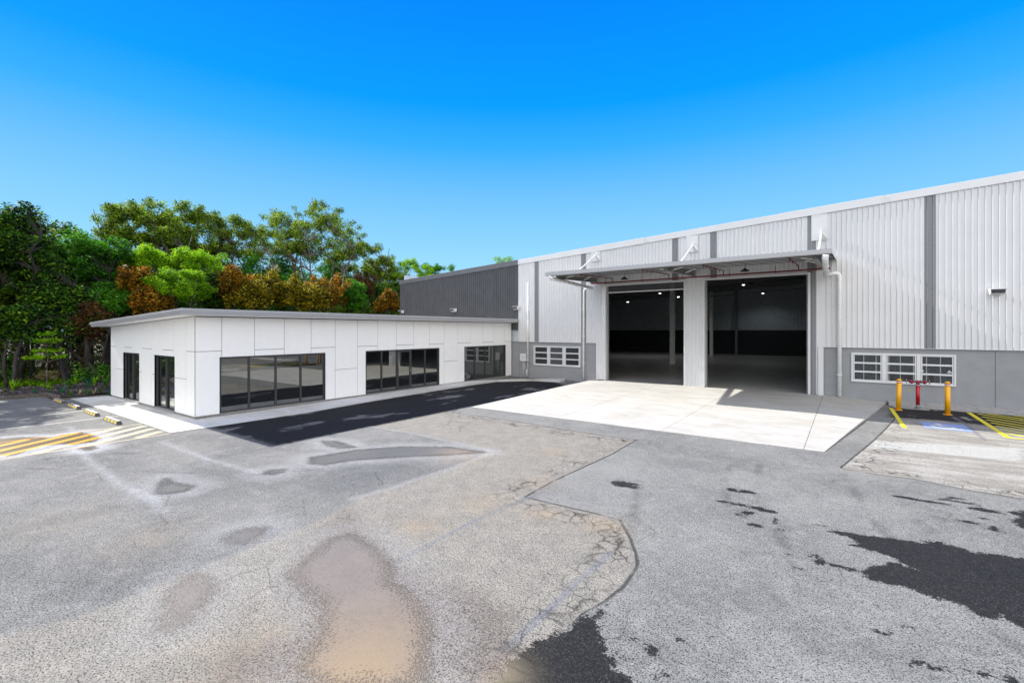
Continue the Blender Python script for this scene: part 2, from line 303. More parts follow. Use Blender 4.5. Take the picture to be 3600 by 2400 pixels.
def ground_fields(px, py):
    mx = lambda L: np.maximum.reduce(L)
    r = {}
    r['s_new'] = sd(px, py, POLY_NEW); r['s_old'] = sd(px, py, POLY_OLD); r['s_r'] = sd(px, py, POLY_R)
    r['s_pud'] = mx([sd(px, py, p) for p in PUDS])
    bl = [b-np.hypot((px-x)/a, (py-y)/b)*b for x, y, a, b in [(q[0], q[1], max(q[2], .03), max(q[3], .03)) for q in BLOBS]]
    nz = .045*np.sin(px*31+3*np.sin(py*17))*np.cos(py*27+2*np.sin(px*23))+.03*np.sin(px*63+py*41); bl = [b0+nz for b0 in bl]
    r['s_stain'] = mx([sd(px, py, STAIN), sd(px, py, STAIN_R), sd(px, py, WEDGE)]+bl)
    r['s_dc'] = sd(px, py, DARK_C)
    r['s_seam'] = mx([sl_(px, py, SEAM1, .055), sl_(px, py, SEAM2, .055), sl_(px, py, SEAM4, .07)])
    r['s_ridge'] = mx([sl_(px, py, RIDGE1, .10), sl_(px, py, RIDGE2, .09), sl_(px, py, SEAM3, .07), sl_(px, py, EDGE_BC[:3], .06)])
    oc = np.zeros(px.shape)
    for x, y, a, s in [(-3.8, 2.7, .7, .8), (-2.75, 3.55, .28, .8), (-4.7, 2.35, .7, .6), (-5.9, 5.5, .4, .45), (-5.7, 6.9, .6, .35), (-4.5, 7.15, .35, .5), (-3.4, 7.3, .4, .5), (-6.7, 10.9, .5, .4), (-8.3, 9.2, .6, .55), (-9.0, 2.6, .7, .25), (-11, 1.9, .8, .22), (-5.5, 8.6, .5, .3)]:
        oc = np.maximum(oc, s*np.exp(-((px-x)**2+(py-y)**2)/a**2))
    r['s_tyre'] = mx([sl_(px, py, [(x0+o_, 13.2), (x0+.35+o_, 10.5), (x0+1.3+o_, 7.5), (x0+3.1+o_, 4.2)], .10) for x0 in (-4.3, -1.9, .6) for o_ in (0, 1.75)]+[sl_(px, py, [(-22, 1.2+o_), (-16, 2.2+o_), (-11, 5.2+o_), (-8.5, 9+o_)], .10) for o_ in (0, 1.7)])
    r['f_ochre'] = oc
    mud = np.zeros(px.shape)
    for x, y, a, s in [(-19.6, 3.2, 1.8, 1.), (-5.6, 4.0, 1.0, .45), (-4.2, 3.4, 1.2, .8), (-6.6, 2.3, .8, .3), (-8.4, 9.4, .9, .7)]:
        mud = np.maximum(mud, s*np.exp(-((px-x)**2+(py-y)**2)/a**2))
    r['f_mud'] = mud; r['f_hatch'] = np.exp(-((px+19)**2/16+(py-3.2)**2/6)**2)
    r['s_patch'] = sd(px, py, PATCHR); r['s_shade_damp'] = mx([sd(px, py, EAVE_SHADE_DAMP), sd(px, py, CANOPY_SHADE)]); r['s_db'] = sd(px, py, DAMP_BIG); r['f_soft'] = np.exp(-(((px+5.6)/3.1)**2+((py-2.8)/2.4)**2)**2)
    return r
def add_fields(o, names=None):
    me = o.data; n = len(me.vertices); co = np.empty(n*3, np.float32); me.vertices.foreach_get('co', co); co = co.reshape(-1, 3)
    w = wloc(o); F_ = ground_fields(co[:, 0].astype(float)+w.x, co[:, 1].astype(float)+w.y)
    for k, v in F_.items():
        if names and k not in names: continue
        a = me.attributes.new(k, 'FLOAT', 'POINT'); a.data.foreach_set('value', np.clip(v, -9, 9).astype(np.float32))
def grid_obj(name, x0, x1, y0, y1, step, mat, z=0., parent=None):
    nx, ny = int((x1-x0)/step)+1, int((y1-y0)/step)+1
    X, Y = np.meshgrid(np.linspace(x0, x1, nx), np.linspace(y0, y1, ny)); V = np.stack([X.ravel(), Y.ravel(), np.full(X.size, z)], 1)
    i = np.arange((nx-1)*(ny-1)); a = (i//(nx-1))*nx+i % (nx-1); Fc = np.stack([a, a+1, a+1+nx, a+nx], 1)
    me = bpy.data.meshes.new(name); me.vertices.add(len(V)); me.vertices.foreach_set('co', V.astype(np.float32).ravel())
    me.loops.add(Fc.size); me.loops.foreach_set('vertex_index', Fc.astype(np.int32).ravel()); me.polygons.add(len(Fc))
    me.polygons.foreach_set('loop_start', np.arange(0, Fc.size, 4, dtype=np.int32)); me.polygons.foreach_set('loop_total', np.full(len(Fc), 4, np.int32))
    me.update(calc_edges=True); me.materials.append(mat); o = bpy.data.objects.new(name, me); col.objects.link(o)
    if parent: o.parent = parent
    return o

def asphalt(name, fields=True):
    t = NT(name); P = t.pos()
    big = t.noise(.35, 5, .6); mid = t.noise(2.2, 6, .7); jit = t.math('SUBTRACT', t.noise(5, 6, .75), .5); fine = t.math('SUBTRACT', t.noise(34, 3, .7), .5)
    grit = t.noise(70, 3, .7); grit2 = t.noise(150, 2, .6); g3 = t.noise(36, 4, .85); g4 = t.noise(11, 5, .85); pits = t.voro(48)
    edge = t.math('ADD', t.math('MULTIPLY', jit, .28), t.math('MULTIPLY', fine, .12))
    C = t.mix(t.rng(big, .35, .65), (0.102, 0.102, 0.102), (0.147, 0.145, 0.140))
    C = t.mix(t.rng(mid, .46, .74, 0, .55), C, (0.221, 0.217, 0.215))
    if fields:
        new = t.rng(t.math('ADD', t.attr('s_new'), t.math('MULTIPLY', edge, .22)), -.015, .015)
        old = t.rng(t.math('ADD', t.attr('s_old'), t.math('MULTIPLY', edge, .9)), -.12, .12)
        rr = t.rng(t.math('ADD', t.attr('s_r'), t.math('MULTIPLY', edge, .22)), -.015, .015)
        Cn = t.mix(t.rng(big, .30, .70), (.108, .108, .108), (.175, .174, .170)); Cn = t.mix(t.rng(t.noise(3.4, 6, .75), .45, .75, 0, .5), Cn, (.235, .233, .226))
        Co = t.mix(t.rng(mid, .3, .7), (0.155, 0.146, 0.131), (0.207, 0.192, 0.171))
        Cr = t.mix(t.rng(t.noise(1.1, 5, .6, t.pos((.5, 2, 1))), .4, .6), (0.194, 0.182, 0.163), (0.276, 0.265, 0.246))
        C = t.mix(old, C, Co); C = t.mix(new, C, Cn); C = t.mix(rr, C, Cr)
        C = t.mix(t.math('MULTIPLY', t.rng(t.math('ADD', t.attr('s_patch'), edge), -.1, .2), t.math('MULTIPLY', rr, .7)), C, (.36, .36, .35))
        C = t.mix(t.rng(t.math('ADD', t.attr('s_dc'), t.math('MULTIPLY', edge, 3)), -.5, .8, 0, .55), C, (.075, .078, .086))
    # stones, pits and weathered lights at several sizes
    gs = t.math('ADD', t.math('ADD', t.math('MULTIPLY', grit, .36), t.math('MULTIPLY', g3, .44)), t.math('MULTIPLY', g4, .20))
    C = t.mix(t.rng(gs, .53, .60, 0, .7), C, (.025, .025, .026))
    vs = t.new('ShaderNodeVectorMath', operation='MULTIPLY_ADD'); t.l.new(C, vs.inputs[0]); vs.inputs[1].default_value = (1.45, 1.44, 1.38); vs.inputs[2].default_value = (.045, .045, .042)
    C = t.mix(t.rng(gs, .46, .54, .9, 0), C, vs.outputs[0])
    C = t.mix(t.rng(t.noise(52, 2, .6), .565, .615, 0, .93), C, (.010, .010, .011))
    C = t.mix(t.rng(t.noise(24, 3, .7), .61, .67, 0, .55), C, (.02, .02, .021))
    C = t.mix(t.rng(grit2, .55, .72, 0, .45), C, (.03, .03, .033))
    C = t.mix(t.rng(pits, .05, .16, .5, 0), C, (.035, .035, .038))
    H = t.math('ADD', t.math('MULTIPLY', gs, -1.6), t.math('MULTIPLY', g3, .3)); rough = .9
    if fields:
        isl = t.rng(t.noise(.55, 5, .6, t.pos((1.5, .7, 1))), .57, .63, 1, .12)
        C = t.mix(t.math('MULTIPLY', t.rng(t.math('ADD', t.attr('s_shade_damp'), t.math('MULTIPLY', edge, 3)), -.12, .28, 0, .94), isl), C, (.013, .013, .015))  # painted shade and damp darken the colour, broken by dry islands
        od = t.attr('s_new')
        wv = t.new('ShaderNodeVectorMath', operation='ADD'); sc = t.new('ShaderNodeVectorMath', operation='SCALE'); sc.inputs['Scale'].default_value = .22
        nn = t.new('ShaderNodeTexNoise'); nn.inputs['Scale'].default_value = 4; nn.inputs['Detail'].default_value = 6; nn.inputs['Roughness'].default_value = .7; t.l.new(P, nn.inputs['Vector']); t.l.new(nn.outputs['Color'], sc.inputs[0]); t.l.new(P, wv.inputs[0]); t.l.new(sc.outputs[0], wv.inputs[1])
        cr1 = t.math('MULTIPLY', t.voro(3.6, 'DISTANCE_TO_EDGE', wv.outputs[0]), t.rng(t.noise(1.5, 3), .35, .65, .7, 2.2)); cr2 = t.voro(1.25, 'DISTANCE_TO_EDGE', wv.outputs[0])
        near = t.rng(t.math('ADD', od, t.math('MULTIPLY', jit, 1.2)), -1.1, -.1, 0, 1); near = t.math('MULTIPLY', near, t.rng(t.math('MAXIMUM', t.attr('s_old'), t.attr('s_r')), 0, .2))
        near = t.math('MULTIPLY', near, t.rng(t.noise(.9, 4), .34, .50))
        k1 = t.math('MULTIPLY', t.rng(cr1, .006, .030, .9, 0), near); k2 = t.math('MULTIPLY', t.rng(cr2, .002, .010, 1, 0), t.rng(t.noise(.5, 5), .53, .60, 0, .55))
        bl = t.math('MULTIPLY', t.rng(cr1, .03, .20, 1, 0), t.math('MULTIPLY', near, t.rng(t.noise(1.7, 4), .48, .58)))
        C = t.mix(t.math('MULTIPLY', bl, .85), C, t.mix(t.rng(gs, .45, .54), (.11, .10, .085), (.03, .028, .025)))
        crk = t.math('MAXIMUM', k1, k2, clamp=True)
        eg = t.rng(t.math('ABSOLUTE', t.math('ADD', t.attr('s_new'), t.math('MULTIPLY', edge, .22))), .012, .036, .9, 0)
        crk = t.math('MAXIMUM', crk, t.math('MULTIPLY', t.math('MULTIPLY', eg, t.rng(t.attr('s_stain'), -.05, 0, 1, 0)), t.rng(t.noise(2, 4), .28, .46)))
        C = t.mix(t.math('MULTIPLY', t.rng(t.math('ADD', t.attr('s_tyre'), t.math('MULTIPLY', edge, .5)), -.05, .10), t.rng(t.noise(.8, 4), .45, .62, 0, .38)), C, (.03, .03, .031))
        C = t.mix(t.math('MULTIPLY', crk, .85), C, (.028, .027, .026))
        C = t.mix(t.rng(t.math('ADD', t.attr('s_seam'), t.math('MULTIPLY', fine, .14)), -.03, .03, 0, .6), C, t.mix(t.rng(gs, .45, .56), (.19, .20, .225), (.07, .075, .09)))
        rdg = t.math('MULTIPLY', t.rng(t.math('ADD', t.attr('s_ridge'), t.math('MULTIPLY', edge, .9)), -.10, .14), t.rng(t.math('ADD', gs, t.math('MULTIPLY', mid, .25)), .54, .70, .75, .05))
        C = t.mix(rdg, C, (.36, .36, .37))
        C = t.mix(t.math('MULTIPLY', t.attr('f_ochre'), t.rng(t.math('ADD', mid, t.math('MULTIPLY', fine, .3)), .32, .62, .2, .85)), C, (.27, .195, .12))
        db = t.rng(t.math('ADD', t.attr('s_db'), t.math('MULTIPLY', edge, 2.2)), -.30, .30)
        C = t.mix(t.math('MULTIPLY', db, t.rng(gs, .40, .54, .40, .9)), C, t.mix(t.rng(gs, .49, .56), (.160, .138, .122), (.032, .028, .026)))
        sf = t.attr('f_soft')
        # salt ring round a drying puddle, gritty damp rim, then water
        edge2 = t.math('ADD', t.math('MULTIPLY', jit, .34), t.math('MULTIPLY', fine, .60))
        pud = t.math('ADD', t.attr('s_pud'), t.math('MULTIPLY', edge2, t.math('ADD', .6, t.math('MULTIPLY', t.attr('f_soft'), .9)))); hp = t.attr('f_hatch')
        ringn = t.rng(t.math('ADD', t.attr('s_pud'), t.math('MULTIPLY', jit, .8)), -.75, -.12); ring = t.math('MULTIPLY', ringn, t.rng(pud, -.10, -.02, 1, 0))
        ring = t.math('MULTIPLY', ring, t.math('SUBTRACT', t.math('ADD', .42, t.math('MULTIPLY', hp, .58)), t.math('MULTIPLY', sf, .22), clamp=True))
        C = t.mix(t.math('MULTIPLY', ring, t.rng(t.math('ADD', gs, t.math('MULTIPLY', mid, .25)), .56, .72, .9, .05)), C, (.42, .42, .43))
        damp = t.rng(pud, -.22, .02); speck = t.rng(t.math('ADD', gs, t.math('MULTIPLY', pud, .55)), .42, .50)
        C = t.mix(t.math('MULTIPLY', damp, t.math('MULTIPLY', speck, t.math('MULTIPLY', t.rng(mid, .35, .6, .15, 1), t.math('SUBTRACT', .8, t.math('MULTIPLY', sf, .45))))), C, t.mix(t.attr('f_mud'), (.045, .047, .052), (.10, .085, .075)))
        wet = t.rng(t.math('ADD', t.math('ADD', pud, t.math('MULTIPLY', t.math('ADD', sf, hp), .10)), t.math('MULTIPLY', fine, .25)), t.math('SUBTRACT', .02, t.math('MULTIPLY', sf, .08)), t.math('ADD', .14, t.math('MULTIPLY', sf, .16)))
        wc = t.mix(t.attr('f_mud'), (.11, .108, .104), (.225, .19, .165)); wc = t.mix(sf, wc, t.mix(t.attr('f_mud'), (.185, .163, .152), (.205, .163, .125))); wc = t.mix(hp, wc, (.055, .034, .010)); wc = t.mix(t.rng(mid, .35, .7, 0, .2), wc, (.08, .07, .06))
        C = t.mix(t.math('MULTIPLY', wet, .94), C, wc); C = t.mix(t.math('MULTIPLY', wet, t.rng(gs, .50, .58, 0, .5)), C, (.07, .06, .05))
        C = t.mix(t.math('MULTIPLY', wet, t.math('MULTIPLY', t.attr('f_ochre'), .7)), C, (.31, .22, .12))
        st = t.rng(t.math('ADD', t.attr('s_stain'), t.math('ADD', t.math('MULTIPLY', jit, .50), t.math('MULTIPLY', fine, .26))), -.012, .018)
        C = t.mix(t.math('MULTIPLY', st, t.rng(gs, .40, .47, .72, .96)), C, t.mix(t.rng(gs, .44, .52), (.022, .022, .024), (.007, .007, .008)))
        C = t.mix(t.math('MULTIPLY', t.math('MULTIPLY', st, t.attr('f_ochre')), .7), C, (.30, .25, .17))
        H = t.math('MULTIPLY', H, t.rng(wet, 0, 1, 1, .10)); H = t.math('SUBTRACT', H, t.math('MULTIPLY', crk, t.math('SUBTRACT', 1.0, wet)))
        rough = t.math('SUBTRACT', t.math('SUBTRACT', .92, t.math('MULTIPLY', wet, .62)), t.math('MULTIPLY', st, .2))
    t.bump(H, .8, .02)
    return t.set(color=C, rough=rough, spec=.10)
M['asphalt'] = asphalt('yard_asphalt'); M['asphalt_plain'] = asphalt('plain_asphalt', False)

def paint(name, dry, wetc, wear=.45):
    t = NT(name); n = t.noise(30, 4, .75); m = t.noise(4, 4, .7)
    pud = t.math('ADD', t.attr('s_pud'), t.math('MULTIPLY', t.math('SUBTRACT', t.noise(5, 5), .5), .2))
    w = t.rng(pud, -.13, -.02)
    C = t.mix(w, dry, wetc); C = t.mix(t.math('MULTIPLY', t.rng(t.math('ADD', n, t.math('MULTIPLY', m, .5)), .74, .98), wear), C, (.15, .15, .15))
    t.bump(n, .3, .004)
    return t.set(color=C, rough=t.rng(w, 0, 1, .75, .25))
M['cream'] = paint('sunbleached_yellow_paint', (.35, .275, .14), (.68, .30, .003)); M['linewhite'] = paint('worn_white_paint', (.38, .365, .33), (.5, .45, .3), .5)
M['yline'] = paint('fresh_yellow_paint', (.60, .50, .008), (.60, .50, .008), .22); M['symwhite'] = paint('white_symbol_paint', (.7, .7, .7), (.7, .7, .7), .1)
def bluepaint():
    t = NT('worn_blue_paint'); n = t.noise(26, 4, .8); m = t.noise(3, 3)
    C = t.mix(t.rng(t.math('ADD', n, t.math('MULTIPLY', m, .3)), .55, .8, 0, .9), (.13, .22, .50), (.27, .32, .44)); C = t.mix(t.rng(n, .2, .36, .8, 0), C, (.03, .10, .38))
    return t.set(color=C, rough=.75)
M['blue'] = bluepaint()

def soil(name, a, b, c, s=6):
    t = NT(name); C = t.mix(t.rng(t.noise(.6, 5), .4, .62), a, b); C = t.mix(t.rng(t.voro(s*6), .1, .35, .7, 0), C, c); C = t.mix(t.rng(t.noise(s*5, 4, .8), .55, .7, 0, .8), C, tuple(x*.3 for x in a))
    t.bump(t.noise(s*3, 5, .8), .9, .06); return t.set(color=C, rough=.9)
M['mulch'] = soil('bark_mulch', (.035, .027, .023), (.055, .042, .036), (.11, .09, .08)); M['forest'] = soil('leaf_litter', (.07, .06, .03), (.11, .09, .045), (.16, .13, .06), 3)
M['earth'] = soil('far_ground', (.09, .10, .04), (.14, .12, .07), (.12, .11, .07), 1)

# ground sheets
g = MB().box(-900, 900, -900, 900, -.5, -.012).build('ground', M['earth']); tag(g, kind='structure')
ap = MB(); ap.face([(-33, -90, -.005), (90, -90, -.005), (90, 27.0, -.005), (-33, 27.0, -.005)]); pv = ap.build('pavement', M['asphalt_plain']); tag(pv, kind='structure')
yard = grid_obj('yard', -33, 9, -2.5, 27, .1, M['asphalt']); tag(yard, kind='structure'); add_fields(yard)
ff = MB().prism([(-32.45, -60), (-32.45, 5.25), (-30.62, 5.25), (-30.3, 5.75), (-30.25, 7.2), (-29.8, 7.3), (-29.8, 27.2), (-31.6, 27.2), (-31.6, 90), (-140, 90), (-140, -60)], -.05, .05).build('forest_floor', M['forest']); tag(ff, kind='structure')
# planting bed, gently mounded
bx = np.linspace(-40, -29.8, 60); by = np.linspace(-2, 14, 80); b = MB()
def bedz(x, y):
    return .055+.10*math.exp(-((x+35)/4)**2)+.03*math.sin(x*3.1)*math.cos(y*2.3)+.025*math.sin(x*7+y*5)
def bed_in(x, y): return (x < -32.55 and y < 5.4) or (x < -30.75 and y >= 5.15 and y < 7.3) or (x < -29.9 and y >= 7.3)
for i in range(59):
    for j in range(79):
        x0, x1, y0, y1 = bx[i], bx[i+1], by[j], by[j+1]
        if bed_in((x0+x1)/2, (y0+y1)/2): b.face([(x0,y0,bedz(x0,y0)),(x1,y0,bedz(x1,y0)),(x1,y1,bedz(x1,y1)),(x0,y1,bedz(x0,y1))], True)
o = b.build('mulch_bed', M['mulch']); tag(o, kind='structure')
e = MB().box(-32.6, -32.42, -12, 5.1, -.02, .17).build('edging_sleeper', M['timber']); tag(e, 'long weathered timber sleeper edging the garden bed beside the parking bays', 'edging')
e = MB().prism([(-32.6, 5.1), (-32.42, 5.1), (-30.62, 5.22), (-30.62, 5.40), (-32.6, 5.28)], -.02, .19).build('edging_sleeper', M['timber']); tag(e, 'short brown timber sleeper joining the bed edging to the farthest wheel stop', 'edging')

# concrete apron sloping up to the warehouse floor
FL = .19
def edge_h(x):
    if x < -12.4: return FL-.08*min(1, (-12.4-x)/1.2)
    if x > -1.1: return FL-.14*min(1, (x+1.1)/2.35)
    return FL
def apz(x, y): return .012+(edge_h(x)-.012)*min(1, max(0, (y-15.2)/11.8))
JX = [-13.25, -9.0, -5.1, -1.1]; AP = MB()
def strip(x0a, x1a, x0b, x1b, y0=15.2, y1=27.0):
    n = 3; ys = [15.2, 19.1, 23.0, 27.0]; g_ = .007
    for i in range(n):
        ya, yb = ys[i], ys[i+1]; f0, f1 = (ya-15.2)/11.8, (yb-15.2)/11.8
        L0, L1 = x0a+(x0b-x0a)*f0, x0a+(x0b-x0a)*f1; R0, R1 = x1a+(x1b-x1a)*f0, x1a+(x1b-x1a)*f1
        AP.prism([(L0+g_, ya), (R0-g_, ya), (R1-g_, yb), (L1+g_, yb)], -.1, apz)
strip(-13.2, -12.4, -13.6, -12.4+.014); strip(-12.414, -9.0, -12.4, -9.0); strip(-9.0, -5.05, -9.0, -5.05); strip(-5.05, -1.1, -5.05, -1.15); strip(-1.1, -.62, -1.15, 1.25)
apron = AP.build('apron', M['apron']); tag(apron, kind='structure')
# side wedge of asphalt between path and apron stays on the yard; footpath round the office
def ptz(x, y): return .022+.10*min(1, max(0, (y-9)/16))
FPo = [(-17.66, 5.70), (-17.62, 10.4), (-17.95, 13.2), (-18.15, 15.5), (-18.35, 19), (-18.45, 22.4), (-18.25, 24.2), (-17.5, 25.1), (-16.4, 25.5), (-15.0, 25.75), (-14.95, 26.3), (-15.3, 27.0)]
FP = MB()
inner = [(-19.55, 7.1)]; segs = [5.70, 7.1, 10.4, 13.2, 15.5, 19, 22.4]
def xo(y):
    for (xa, ya), (xb, yb) in zip(FPo[:-1], FPo[1:]):
        if ya <= y <= yb: return xa+(xb-xa)*(y-ya)/(yb-ya)
    return FPo[0][0]
ys = [7.1, 8.6, 10.4, 12, 13.2, 15.5, 17.3, 19, 20.7, 22.4]
for a, c in zip(ys[:-1], ys[1:]): FP.prism([(-19.5, a+.004), (xo(a), a+.004), (xo(c), c-.004), (-19.5, c-.004)], -.1, ptz)
FP.prism([(-19.5, 22.405)]+FPo[5:], -.1, ptz); 
xs = [-30.3, -28.6, -27, -25.4, -23.8, -22.2, -20.6, -19.1, -17.66]
for a, c in zip(xs[:-1], xs[1:]): FP.prism([(a+.004, 5.70), (c-.004 if c < -17.7 else c, 5.70), (c-.004 if c < -17.7 else xo(7.09), 7.095), (a+.004, 7.095)], -.1, .022)
o = FP.build('footpath', M['path']); tag(o, kind='structure')
KP = MB()
kxs = [1.27, 2.5, 4.1, 6.6, 9.5, 14, 20, 30]
def kz(x, y): return (.035 if y < 26.5 else .16)
for a, c in zip(kxs[:-1], kxs[1:]): KP.prism([(a+.005, 26.12), (c-.005, 26.12), (c-.005, 26.98), (a+.005, 26.98)], -.1, kz)
KP.prism([(1.42, 25.62), (2.55, 25.62), (2.25, 26.115), (1.42, 26.115)], -.1, .034)
o = KP.build('kerb_strip', M['kerb']); tag(o, kind='structure')

# painted markings: children of the yard, 5 mm sheets cut into short pieces so that puddle fields read on them
def stroke(pts, w, name, mat, z=.005):
    m = MB()
    for (ax, ay), (bx_, by_) in zip(pts[:-1], pts[1:]):
        L = math.hypot(bx_-ax, by_-ay); n = max(1, int(L/.1)); dx, dy = (bx_-ax)/L, (by_-ay)/L; k = max(1, int(w/.1))
        for i in range(n):
            for q in range(k):
                w0, w1 = -w/2+w*q/k, -w/2+w*(q+1)/k; p0, p1 = i*L/n, (i+1)*L/n
                m.face([(ax+dx*p0-dy*w0, ay+dy*p0+dx*w0, z), (ax+dx*p1-dy*w0, ay+dy*p1+dx*w0, z), (ax+dx*p1-dy*w1, ay+dy*p1+dx*w1, z), (ax+dx*p0-dy*w1, ay+dy*p0+dx*w1, z)][::-1])
    o = m.build(name, mat, yard); add_fields(o, ['s_pud']); return o
for x in (-28.0, -25.4, -22.8): stroke([(x, -1), (x, 5.66)], .085, 'parking_line', M['linewhite'])
for x in (-20.2, -17.6): stroke([(x, -1), (x, 5.66)], .085, 'hatch_border_line', M['cream'])
for c in np.arange(-18.27, -24.6, -.75):      # diagonal bars clipped to the hatched bay
    f = lambda y: c-.68*(y-5.66)
    y0_, y1_ = max(5.66+(c+17.70)/.68, -1), min(5.66+(c+20.1)/.68, 5.62)
    if y1_ > y0_+.15: stroke([(f(y0_), y0_), (f(y1_), y1_)], .25, 'hatch_bar', M['cream'], .0042)
stroke([(1.30, 25.55), (1.42, 20.55)], .13, 'bay_line', M['yline']); stroke([(3.75, 25.9), (3.86, 20.5)], .15, 'bay_line', M['yline'], .0062); stroke([(3.8, 20.55), (7.5, 20.6)], .12, 'bay_line', M['yline'], .0052)
for i, y in enumerate((27.0, 26.3, 25.7, 24.95, 24.2, 23.55, 22.86, 22.15, 21.42)):
    x0 = 3.98; L = 3.6; dx, dy = .72, -.69; p = (x0, y)
    if y > 26: s_ = (y-26.0)/.69; p = (x0+dx*s_*1.0, 26.0)
    t_end = min(L, (y-20.7)/.69)
    stroke([p, (x0+dx*t_end, y+dy*t_end)], .14, 'hatch_bar', M['yline'], .0045)
bp = MB(); bp.face([(1.97, 21.05, .0045), (3.17, 21.02, .0045), (3.13, 22.40, .0045), (1.97, 22.36, .0045)]); bp.build('accessible_bay_panel', M['blue'], yard)
def arc(cx, cy, r, a0, a1, n=24): return [(cx+r*math.cos(math.radians(a0+(a1-a0)*i/n)), cy+r*math.sin(math.radians(a0+(a1-a0)*i/n))) for i in range(n+1)]
sy = MB()
def flat(pts, w, z=.008):
    for (ax, ay), (bx_, by_) in zip(pts[:-1], pts[1:]):
        L = math.hypot(bx_-ax, by_-ay); nx, ny = -(by_-ay)/L*w/2, (bx_-ax)/L*w/2
        sy.face([(ax-nx, ay-ny, z), (bx_-nx, by_-ny, z), (bx_+nx, by_+ny, z), (ax+nx, ay+ny, z)])
flat(arc(2.50, 21.55, .29, 110, 340), .11); sy.face([(p[0], p[1], .0083) for p in arc(2.40, 22.16, .085, 0, 345, 15)])
flat([(2.42, 22.06), (2.45, 21.62)], .14, .0086); flat([(2.45, 21.66), (2.70, 21.66), (2.82, 21.30), (2.97, 21.33)], .12, .0089); flat([(2.45, 21.88), (2.66, 21.86)], .07, .0080)
sy.build('wheelchair_symbol', M['symwhite'], yard)
# ---------------------------------------------------------------- warehouse
WY = 27.0
WH = empty('warehouse', (-31.5, 27, 0), 'large white corrugated steel warehouse with two open truck doors under a canopy', 'warehouse')
RIDGE = 12.0
def zt(x): return 8.23+.0552*(x+19) if x < RIDGE else 8.23+.0552*(RIDGE+19)-.0552*(x-RIDGE)
XE = 54.0
def corrug(m, x0, x1, zb, ztop, y=26.90, pitch=.2, d=.038):
    pts = [(x0, 0)]
    k = math.ceil((x0+.03)/pitch)
    while k*pitch < x1-.03:
        c = k*pitch; pts += [(c-.036, 0), (c-.014, -d), (c+.014, -d), (c+.036, 0)]; k += 1
    pts = [p for p in pts if p[0] < x1-1e-4]+[(x1, 0)]
    for (xa, da), (xb, db) in zip(pts[:-1], pts[1:]): m.face([(xa, y+da, zb), (xb, y+db, zb), (xb, y+db, ztop(xb)), (xa, y+da, ztop(xa))])
D1, D2 = (-12.40, -7.62), (-6.57, -1.73); DH = 6.03
fb = lambda x: zt(x)-.34
m = MB(); corrug(m, -31.48, -19.02, 3.3, fb, d=.055); m.build('charcoal_cladding', M['dark'], WH)['label'] = 'charcoal corrugated cladding above the office roof'
strips = [(-17.66, -17.32), (-14.09, -13.74), (-8.31, -7.96), (-6.26, -5.92), (-1.79, -1.44), (2.50, 2.88), (8.2, 8.6), (14.2, 14.6), (20.2, 20.6), (26.2, 26.6)]
m = MB(); edges = [-19.02]+[e for st in strips for e in st]+[XE]
OUT = [(-13.03, D1[0]), (D1[1], D2[0]), (D2[1], -1.21)]     # clad jambs reach the floor
for i in range(len(edges)-1):
    a, c = edges[i], edges[i+1]; tgt = MB() if i % 2 else m
    cuts = sorted(set([a, c]+[q for q in (-13.03, D1[0], D1[1], D2[0], D2[1], -1.21) if a < q < c]))
    for p, q in zip(cuts[:-1], cuts[1:]):
        md = (p+q)/2
        zb = DH+.06 if (D1[0] < md < D1[1] or D2[0] < md < D2[1]) else (FL+.02 if any(u < md < v for u, v in OUT) else 2.50)
        corrug(tgt, p, q, zb, fb)
    if i % 2: tgt.build('grey_sheet_strip', M['strip'], WH)
m.build('white_cladding', M['white'], WH)
# capping along the gable in lapped lengths
cx = [-31.55, -25.3, -19.03, -15.9, -9.95, -3.0, 1.1, 6.9, 13, 20, 27, 34, 41, 48, XE]; caps = MB(); capd = MB()
for i, (a, c) in enumerate(zip(cx[:-1], cx[1:])):
    o_ = .012*(i % 2); tgt = capd if c < -19 else caps; h = lambda x: zt(x)+o_
    for p, q in ([(a, RIDGE), (RIDGE, c)] if a < RIDGE < c else [(a, c)]):
        tgt.sbox(p, q, 26.84-o_, 26.88, lambda x: zt(x)-.34-o_, h); tgt.sbox(p, q, 26.88, 27.25, lambda x: zt(x)-.012+o_, h)
caps.build('white_capping', M['white'], WH, .006); capd.build('charcoal_capping', M['darkcap'], WH, .006)
# solid wall behind the sheets
m = MB(); B0, B1 = 26.99, 27.22
def wallseg(x0, x1, zb): m.sbox(x0, x1, B0, B1, lambda x: zb, lambda x: zt(x)-.06)
wallseg(-31.4, -13.0, 2.45); wallseg(-13.0, D1[0]-.02, -.05); wallseg(D1[0]-.02, D1[1]+.02, DH+.02); wallseg(D1[1]+.02, D2[0]-.02, -.05); wallseg(D2[0]-.02, D2[1]+.02, DH+.02); wallseg(D2[1]+.02, -1.2, -.05); wallseg(-1.2, RIDGE, 2.45); wallseg(RIDGE, XE-.1, 2.45)
m.build('inner_wall', M['inner'], WH)
